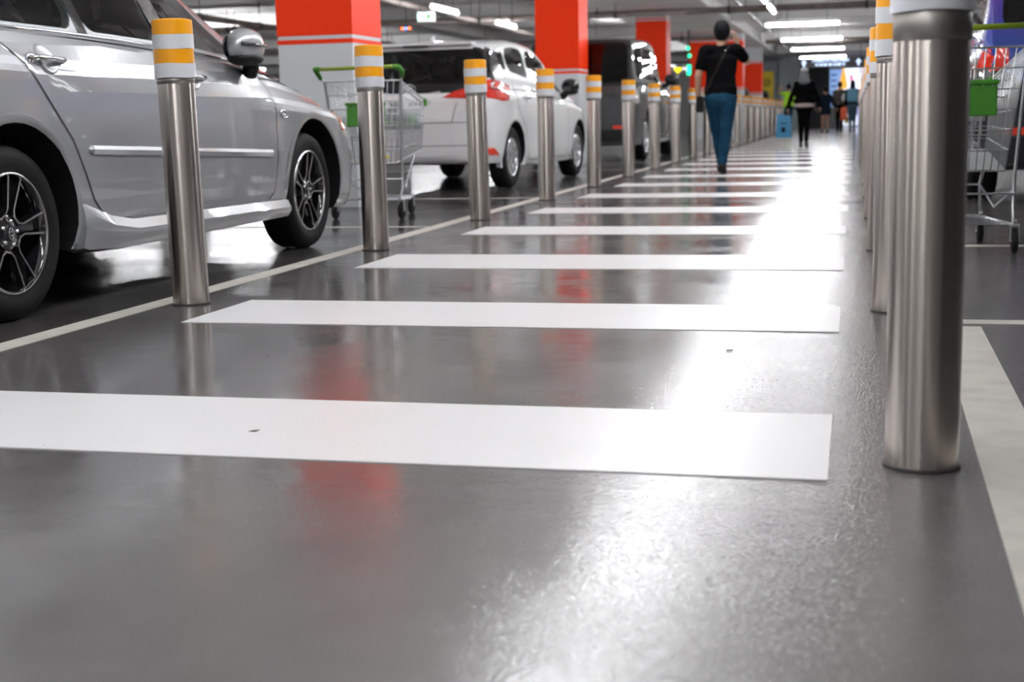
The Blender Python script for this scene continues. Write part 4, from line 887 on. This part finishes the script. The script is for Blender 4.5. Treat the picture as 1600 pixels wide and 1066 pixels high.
def person(label, loc, rz, J, cl, vox=.011):
    """J joints; cl clothing dict"""
    t = thing('person', label, 'person', loc, rz)
    V = Vector; s = J.get('s', 1.); hs = J.get('hs', 1.)
    b = MB(); head(b, J['head'], hs); neck = V(J['neck']); b.cap(neck, V(J['head'])+V((0, -.005, -.05)), .056, .052)
    sh, el, wr, hp, kn, an = (J[k] for k in ('sh', 'el', 'wr', 'hip', 'knee', 'ank'))
    def torso(m, g):
        pel = (V(hp[0])+V(hp[1]))/2; mid = J.get('mid', pel.lerp(neck, .45)); mid = V(mid)
        w_ = (V(sh[1])-V(sh[0])).length/2; ex = V((1, 0, 0))
        for a_, b_, wa, wb2, da, db in ((pel, mid, J.get('hipw', .105), .085, .095+g, .088+g), (mid, neck+V((0, 0, -.135)), .085, w_-.075, .088+g, .092+g)):
            for k in range(7):
                q = k/6; c_ = a_.lerp(b_, q); m.ell(c_, (wa+(wb2-wa)*q+.075+g, da+(db-da)*q, .075), 20, 8)
        m.cap(V(sh[0])+V((0, 0, .005)), V(sh[1])+V((0, 0, .005)), .052+g, .052+g); m.cap(neck+V((0, 0, -.11)), neck+V((0, 0, -.03)), .085+g, .062+g); m.cap(neck+V((-.04, 0, -.045)), V(sh[0])+V((.03, 0, .02)), .05+g, .045+g); m.cap(neck+V((.04, 0, -.045)), V(sh[1])+V((-.03, 0, .02)), .05+g, .045+g)
    torso(b, -.008)
    for i in (0, 1):
        b.cap(sh[i], el[i], .046*s, .038*s); b.cap(el[i], wr[i], .038*s, .026*s)
        hd, hn, cu = J['hand'][i]; hand(b, wr[i], hd, hn, .95*s, cu)
        b.cap(V(hp[i]), V(kn[i]), .078*s, .052*s); b.cap(V(kn[i]), V(an[i]), .052*s, .034*s); b.cap(V(an[i]), V(an[i])+V((0, .09, -.045)), .034*s, .03*s)
    me = blob(b, vox, 3); me.materials.append(M['skin']); link('body', me, t)
    # top
    if 'top' in cl:
        c_ = MB(); torso(c_, .012); sl = cl.get('sleeve', .6)
        for i in (0, 1):
            if sl <= 1: e = V(sh[i]).lerp(V(el[i]), sl); c_.cap(sh[i], e, .066*s, .062*s)
            else: c_.cap(sh[i], el[i], .064*s, .054*s); c_.cap(el[i], V(el[i]).lerp(V(wr[i]), sl-1), .054*s, .044*s)
        hem = V(cl.get('hem', (0, 0, .92))); pel = (V(hp[0])+V(hp[1]))/2
        for k in range(5): q = k/4; p_ = V((pel.x, pel.y, hem.z+.05)).lerp(pel+V((0, 0, .12)), q); c_.ell(p_, (.185*cl.get('hw', 1), .125*cl.get('hw', 1), .06), 20, 8)
        me = blob(c_, vox, 4, (.012, .12)); me.materials.append(M[cl['top']]); shirt = link('shirt', me, t); shirt['label'] = cl.get('toplabel', 'upper garment')
    if 'hem2' in cl:
        c_ = MB(); z0, z1 = cl['hem2'][1:]; c_.ell((0, 0, (z0+z1)/2), (.215, .15, (z1-z0)*.62), 20, 10); me = blob(c_, vox, 3); me.materials.append(M[cl['hem2'][0]]); link('under_shirt', me, t)
    if 'skirt' in cl:
        c_ = MB(); m_, z0, z1 = cl['skirt']; c_.lathe([(0, z0), (.20, z0), (.17, (z0+z1)/2), (.15, z1), (0, z1)], 20, Matrix.Diagonal((1, .75, 1, 1))); me = blob(c_, vox, 3); me.materials.append(M[m_]); link('skirt', me, t)
    if 'legs' in cl:
        c_ = MB(); g = cl.get('legg', 0); pel = (V(hp[0])+V(hp[1]))/2
        c_.ell(pel+V((0, -.01, .01)), (J.get('hipw', .105)+.075+g, .125+g, .12), 20, 12)
        for i in (0, 1): c_.cap(V(hp[i])+V((0, -.01, 0)), kn[i], .092*s+g, .064*s+g); c_.cap(kn[i], V(an[i])+V((0, 0, .02)), .062*s+g, .048*s+g)
        me = blob(c_, vox, 4, (.010, .09)); me.materials.append(M[cl['legs']]); link('trousers', me, t)
    for i in (0, 1):
        a = V(an[i]); q = MB(); tp = J.get('toe', [0, 0])[i]
        R = Matrix.Rotation(tp, 3, 'X'); o = a+V((0, 0, -.055))
        f = lambda x, y, z: o+R @ V((x, y, z))
        q.cap(f(0, -.045, .0), f(0, .10, -.004), .046*s, .043*s); q.cap(f(0, .10, -.006), f(0, .17, -.014), .038*s, .028*s); q.cap(f(0, -.035, .01), f(0, 0, .05), .046*s, .046*s)
        me = blob(q, vox*.8, 3)
        for v in me.vertices:
            zz = (R.transposed() @ (v.co-o)).z
        me.materials.append(M[cl.get('shoe', 'shoe')]); link('shoe', me, t)
    if 'hair' in cl:
        hc = V(J['head']); q = MB(); m_, kind = cl['hair']
        q.ell(hc+V((0, -.018, .030))*hs, (.086*hs, .098*hs, .108*hs)); 
        if kind == 'short': q.ell(hc+V((0, -.045, -.015))*hs, (.074*hs, .058*hs, .065*hs))
        if kind == 'long': q.ell(hc+V((0, -.05, -.09))*hs, (.095*hs, .065*hs, .20*hs))
        if kind == 'hood': q.ell(hc+V((0, -.02, -.05))*hs, (.105*hs, .11*hs, .15*hs)); q.ell(hc+V((0, -.02, -.16))*hs, (.14*hs, .11*hs, .08*hs))
        me = blob(q, vox, 3); me.materials.append(M[m_]); link('hood' if kind == 'hood' else 'hair', me, t)
    return t
V = Vector
man = person('man walking away in black shirt and blue jeans, one hand raised to his ear', (-1.50, 16.2, 0), 0,
 dict(head=(.01, .02, 1.59), neck=(.0, 0, 1.435), sh=[(-.185, 0, 1.40), (.185, 0, 1.40)], el=[(-.255, -.03, 1.12), (.285, .14, 1.27)], wr=[(-.265, .05, .87), (.165, .16, 1.48)],
      hand=[((.05, .1, -1), (1, .1, 0), .35), ((-.1, -.15, 1), (-.9, -.2, 0), .5)], hip=[(-.088, 0, .86), (.088, 0, .86)], knee=[(-.055, .16, .48), (.06, -.02, .48)], ank=[(-.01, .20, .11), (.03, -.12, .12)], toe=[.0, -.25], s=1.07, hs=1.12),
 dict(top='tee', sleeve=.62, hem=(0, 0, .82), hw=1.03, legs='denim', legg=.004, hair=('hair', 'short'), toplabel='black short sleeved shirt'), .009)
shirt = [o for o in bpy.data.objects if o.parent == man and o.name.startswith('shirt')][0]
bvs = BVHTree.FromPolygons([v.co for v in shirt.data.vertices], [tuple(p.vertices) for p in shirt.data.polygons])
# cross body bag with strap lying on his back and chest
mb = MB()
for sgn in (-1, 1):
    A = []; B = []
    for i in range(25):
        k = i/24; x = .10+(-.205-.10)*k; z = 1.46+(.86-1.46)*k; dx, dz = .9*.014, -.35*.014
        for q, lst in ((1, A), (-1, B)):
            h, n, ix, d = bvs.ray_cast(V((x+dx*q, sgn*2, z+dz*q)), V((0, -sgn, 0)))
            if h is None: h, n, ix, d = bvs.find_nearest(V((x+dx*q, sgn*.1, z+dz*q)))
            lst.append(h+V((0, sgn*.007, 0)))
    m = len(A); mb.add(A+B, [(i, i+1, m+i+1, m+i) for i in range(m-1)], True); mb.add([p-V((0, sgn*.004, 0)) for p in A+B], [(i, m+i, m+i+1, i+1) for i in range(m-1)], True)
bag = thing('crossbody_bag', 'small black crossbody bag on the left hip of the walking man', 'bag', (-1.50, 16.2, 0))
mb.build('strap', M['strap'], bag)
MB().box((-.235, .0, .80), (.075, .22, .19), ch=.02).build('pouch', M['shoe'], bag)
MB().ell((.065, -.145, 1.39), (.012, .008, .012), 10, 6).build('buckle', M['chrome'], bag)

def std(h=1., step=.18, sw=.16, arms=None, lean=0):
    """a walking pose for a body h times 1.7 m tall"""
    k = h; S = lambda *p: tuple(q*k for q in p)
    J = dict(head=S(0, .02, 1.58), neck=S(0, 0, 1.41), sh=[S(-.17, 0, 1.36), S(.17, 0, 1.36)], el=[S(-.22, -.03, 1.09), S(.22, -.03, 1.09)], wr=[S(-.235, .06, .86), S(.235, .04, .86)],
             hand=[((0, .1, -1), (1, .1, 0), .3), ((0, .1, -1), (-1, .1, 0), .3)], hip=[S(-.08, 0, .86), S(.08, 0, .86)], knee=[S(-.07, step*.6, .48), S(.07, -step*.1, .48)], ank=[S(-.06, step, .10), S(.06, -step, .12)], toe=[0, -.3], s=k, hs=k)
    if arms: J.update(arms)
    return J
wom = person('woman in grey hood and black jacket walking away beyond the man', (-1.0, 28.6, 0), 0, std(.90, .05, arms=dict(el=[(-.25, -.04, .98), (.25, -.03, .98)], wr=[(-.32, .0, .76), (.31, .05, .78)], hipw=.12)), dict(top='tee', sleeve=1.9, hem=(0, 0, .86), hw=1.16, hem2=('beige', .75, .87), legs='tee', hair=('greyc', 'hood'), shoe='brownc', toplabel='black jacket'), .013)
hc = MB(); hc.ell((0, .0, 1.51), (.085, .095, .05), 16, 8); me = blob(hc, .013, 2); me.materials.append(M['whitec']); link('white_cap', me, wom)
sb = thing('shopping_bag', 'bright blue carrier bag hanging from the hooded woman hand', 'bag', (-1.40, 28.6, -.02))
bb = MB(); bb.add([(-.15, -.06, .20), (.17, -.06, .20), (.17, .06, .20), (-.15, .06, .20), (-.13, -.03, .68), (.15, -.03, .63), (.15, .03, .63), (-.13, .03, .68)], [(3, 2, 1, 0), (0, 1, 5, 4), (1, 2, 6, 5), (2, 3, 7, 6), (3, 0, 4, 7), (4, 5, 6, 7)]); bb.build('bag_body', M['bagblue'], sb)
pr = MB(); pr.box((.0, -.052, .36), (.08, .006, .10)); pr.box((.01, -.046, .49), (.12, .006, .02)); pr.build('bag_print', M['navy'], sb)
hn = MB(); hn.tube([(-.05, 0, .64), (.02, 0, .76), (.12, 0, .77), (.12, 0, .64)], .006, 6); hn.build('bag_handle', M['bagblue'], sb)
girl = person('woman in short dark blue dress with bare legs in the distance', (-.95, 46.5, 0), .3, std(.86, .16, arms=dict(el=[(-.24, .02, .95), (.26, -.02, .95)], wr=[(-.30, .05, .80), (.36, -.05, .76)])), dict(top='navy', sleeve=1.8, skirt=('navy', .58, .92), hem=(0, 0, .80), hair=('hair', 'short'), shoe='greyc'), .017)
bp_ = person('person with long black hair and grey blue jeans in the distance', (-.10, 45.5, 0), 0, std(.96, .06), dict(top='tee', sleeve=1.9, legs='jeans2', hair=('hair', 'long')), .017)
q = MB().box((.0, -.20, 1.17), (.34, .16, .42), ch=.06).build('backpack', M['bluec'], None); q.location = (-.10, 45.5, 0); tag(q, 'light blue backpack on the distant person with long black hair', 'backpack')
person('person in brown top and black trousers, left of the blue backpack', (-.52, 48.0, 0), 0, std(.97, .10), dict(top='brownc', sleeve=1.8, legs='tee', hair=('hair', 'short')), .018)
person('person in black, right of the blue backpack', (.28, 49.5, 0), 0, std(1.0, .12), dict(top='brownc', sleeve=1.8, legs='tee', hair=('hair', 'short')), .018)
q = MB(); q.box((0, 0, .62), (.20, .12, .40), ch=.04); q.tube([(-.05, 0, .80), (.0, 0, .87), (.05, 0, .80)], .008, 6); q = q.build('shopping_bag', M['redb'], None); q.location = (-.36, 45.53, -.03); tag(q, 'orange red bag beside the light blue backpack', 'bag')
q = MB(); q.box((0, 0, .40), (.11, .08, .24), ch=.03); q.tube([(-.03, 0, .5), (.08, 0, .84), (.04, 0, .5)], .006, 6); q = q.build('shopping_bag', M['yelb'], None); q.location = (-.28, 45.62, 0); tag(q, 'small yellow green bag under the orange red bag', 'bag')
q = MB(); q.ell((0, 0, 1.12), (.09, .05, .13), 14, 10); q.tube([(0, 0, 1.2), (-.02, .08, 1.36), (0, .2, 1.2)], .012, 6); q = q.build('shoulder_bag', M['whitec'], None); q.location = (-.37, 47.9, 0); tag(q, 'white bag on the shoulder of the person in brown', 'bag')
person('person in lime hi-vis vest with raised arms behind the far bollards', (-2.1, 46.0, 0), .5, std(.93, .05, arms=dict(el=[(-.28, .1, 1.30), (.22, .05, 1.02)], wr=[(-.20, .1, 1.52), (.2, .12, .9)])), dict(top='hivis', sleeve=.5, legs='navy', hair=('hair', 'short'), toplabel='lime hi-vis vest'), .018)

# ------------------------------------------------------------------ signs and lamps hanging from the ceiling
sg = thing('direction_sign', 'wide dark hanging sign with lit arrows and two lit text lines', 'sign', (-.86, 50.6, .05))
MB().box((0, 0, 2.32), (2.22, .10, .34), ch=.01).build('sign_board', M['signgrey'], sg)
for x in (-.93, .93):
    a = MB(); Mx = Matrix.Translation((x, -.055, 2.32)) @ Matrix.Rotation(PI/2, 4, 'X')
    a.prism([(-.10, -.01), (0, .12), (.10, -.01), (.035, -.01), (.035, -.12), (-.035, -.12), (-.035, -.01)], 0, .012, Mx); a.build('arrow', M['signlit'], sg)
for row, z in ((0, 2.395), (1, 2.25)):
    a = MB(); rr = random.Random(row+3); x = -.62 if row == 0 else -.52
    while x < (.60 if row == 0 else .48):
        wd = rr.uniform(.03, .055); hh = rr.choice((.075, .09, .11)); a = MB(); a.box((x, -.056, z), (wd, .012, hh), ch=.004); a.build('sign_letter', M['signlit'], sg); x += wd+(.014 if rr.random() > .2 else .05)
for x in (-1.0, 1.0): MB().tube([(x, 0, 2.48), (x, 0, CZ)], .012, 6).build('sign_rod', M['hanger'], sg)
ex = thing('exit_sign', 'small lit green white exit sign above the white hatchback roof', 'sign', (-7.15, 23.2, 2.43))
MB().box((0, 0, 0), (.32, .06, .18), ch=.02).build('sign_housing', M['housing'], ex); MB().box((0, -.035, 0), (.27, .01, .13), ch=.004).build('sign_face', M['exit_l'], ex)
f = MB(); f.box((-.05, -.042, .0), (.03, .006, .07)); f.box((.06, -.042, 0), (.05, .006, .09)); f.build('running_figure_mark', M['green'], ex)
for x in (-.1, .1): MB().tube([(x, 0, .08), (x, 0, CZ-2.43)], .006, 5).build('sign_rod', M['hanger'], ex)
sl = thing('signal_lamp', 'small red and blue signal lights above the white hatchback', 'lamp', (-8.1, 25, 2.37))
MB().box((0, .03, 0), (.26, .05, .09), ch=.01).build('lamp_housing', M['hanger'], sl)
for x, m in ((-.07, 'red_l'), (0, 'blue_l'), (.07, 'red_l')): MB().ell((x, 0, 0), (.03, .02, .03), 10, 6).build('lens', M[m], sl)
MB().tube([(0, .03, .04), (0, .03, CZ-2.37)], .008, 5).build('lamp_rod', M['hanger'], sl)
gs = thing('guidance_sign', 'black parking guidance sign with yellow arrow and green light', 'sign', (-4.62, 37.5, 0))
MB().box((0, 0, 1.86), (.80, .08, .30), ch=.01).build('sign_board', M['gloss'], gs)
Mx = Matrix.Translation((.02, -.05, 1.87)) @ Matrix.Rotation(PI/2, 4, 'X')
a = MB(); a.prism([(-.10, .05), (.10, .05), (.10, -.01), (0, -.11), (-.10, -.01)], 0, .012, Mx); a.build('yellow_arrow', M['yellow_l'], gs)
a = MB(); a.lathe([(.065, 0), (.065, .01)], 20, Matrix.Translation((-.24, -.05, 1.90)) @ Matrix.Rotation(PI/2, 4, 'X')); a.build('white_disc', M['white_l'], gs)
MB().box((.31, -.05, 1.85), (.10, .02, .26), ch=.01).build('green_light', M['green_l'], gs)
for x in (-.3, .3): MB().tube([(x, 0, 2.0), (x, 0, CZ)], .012, 6).build('sign_rod', M['hanger'], gs)
for i, (x, y, z) in enumerate(((-4.22, 36.5, 2.37), (-4.24, 37.0, 2.20))):
    t = thing('bay_lamp', ('upper' if i == 0 else 'lower')+' green bay light above the guidance sign', 'lamp', (x, y, z))
    MB().ell((0, 0, 0), (.045, .045, .05), 14, 8).build('lens', M['green_l'], t); MB().tube([(0, 0, .03), (0, 0, CZ-z)], .008, 6).build('lamp_rod', M['hanger'], t)
yc = thing('chevron_panel', 'yellow panel with dark chevrons right of the farthest orange column', 'sign', (-3.30, 54, 0))
MB().box((0, 0, 1.72), (.56, .05, 1.0), ch=.006).build('panel_face', M['yelsign'], yc)
for k in range(3):
    Mx = Matrix.Translation((-.15+k*.12, -.03, 1.80)) @ Matrix.Rotation(PI/2, 4, 'X'); a = MB(); a.prism([(-.05, .16), (-.01, .16), (.07, 0), (-.01, -.16), (-.05, -.16), (.03, 0)], 0, .006, Mx); a.build('chevron', M['blk'], yc)
MB().tube([(0, .04, 0), (0, .04, 2.2)], .03, 8).build('panel_post', M['hanger'], yc)

# ------------------------------------------------------------------ shop front at the far end
def pane(name, x0, x1, z0, z1, y, m, label, cat, d=.04, grp=None):
    o = MB().box(((x0+x1)/2, y, (z0+z1)/2), (x1-x0, d, z1-z0), ch=.004).build(name, M[m], None); return tag(o, label, cat, grp)
MB().box((-2.75, 60.5, CZ/2), (.85, .5, CZ)).build('wall_pier', M['shopwall'], kind='structure')
MB().box((-1.75, 62.2, CZ/2), (1.25, .4, CZ)).build('wall_return', M['darkwall'], kind='structure')
MB().box((-.35, Y1+6.2, CZ/2), (6.5, .2, CZ)).build('wall_shop', M['shopwall'], kind='structure')
for x in (-3.35, 2.65): MB().box((x, Y1+3, CZ/2), (.15, 6, CZ)).build('wall_shop_side', M['shopwall'], kind='structure')
MB().box((-.35, Y1, .03), (5.9, .5, .05), ch=.01).build('trim_threshold', M['whitec'], kind='structure')
pane('display_screen', -1.10, -.58, .0, 2.45, 62.5, 'shopblue', 'blue lit display board behind the distant people', 'display')
for k in range(6): MB().box((-.93, 62.46, 1.03+k*.24), (.22, .03, .06)).build('display_shelf', M['navy'], bpy.data.objects['display_screen'])
lp_ = pane('light_panel', -.55, 2.3, 1.45, CZ-.01, 66, 'shop', 'bright white lit shop panel at the far end', 'light panel')
pane('light_panel', -1.6, 2.3, .0, .5, 66, 'shop', 'low white lit shop panel near the far floor', 'light panel')
pane('curtain_panel', .08, .95, 0.0, 2.42, 64.9, 'lilac', 'lilac striped lit curtain in the far shop', 'curtain')
for k in range(9): MB().box((.14+k*.093, 64.87, 1.6), (.02, .03, 1.5)).build('curtain_fold', M['white_l'], bpy.data.objects['curtain_panel'])
ps = MB(); ps.prism([(-.57, 0), (-.53, 0), (-.53, 1.62), (-.34, 1.66), (-.40, 2.1), (-.50, 2.52), (-.56, 2.5), (-.66, 2.05), (-.78, 1.60), (-.57, 1.62)], 0, .05, Matrix.Translation((0, 62, 0)) @ Matrix.Rotation(PI/2, 4, 'X')); tag(ps.build('amber_banner', M['poster']), 'tall amber triangular banner in the far shop front', 'banner')
MB().box((-.2, 62.4, 2.08), (.15, .04, .26), ch=.004).build('pink_flag', M['pink'], tag(MB().tube([(-.2, 62.45, 0), (-.2, 62.45, 2.2)], .012, 6).build('flag_stand', M['greyp']), 'small pink flag on a stand right of the amber banner', 'flag'))
pane('shop_counter', -1.3, -.5, 0, .85, 61.0, 'greyp', 'grey counter below the blue display board', 'counter', .5)
MB().box((.2, Y1, 1.28), (.06, .06, 2.5)).build('window_frame', M['greyp'], kind='structure')
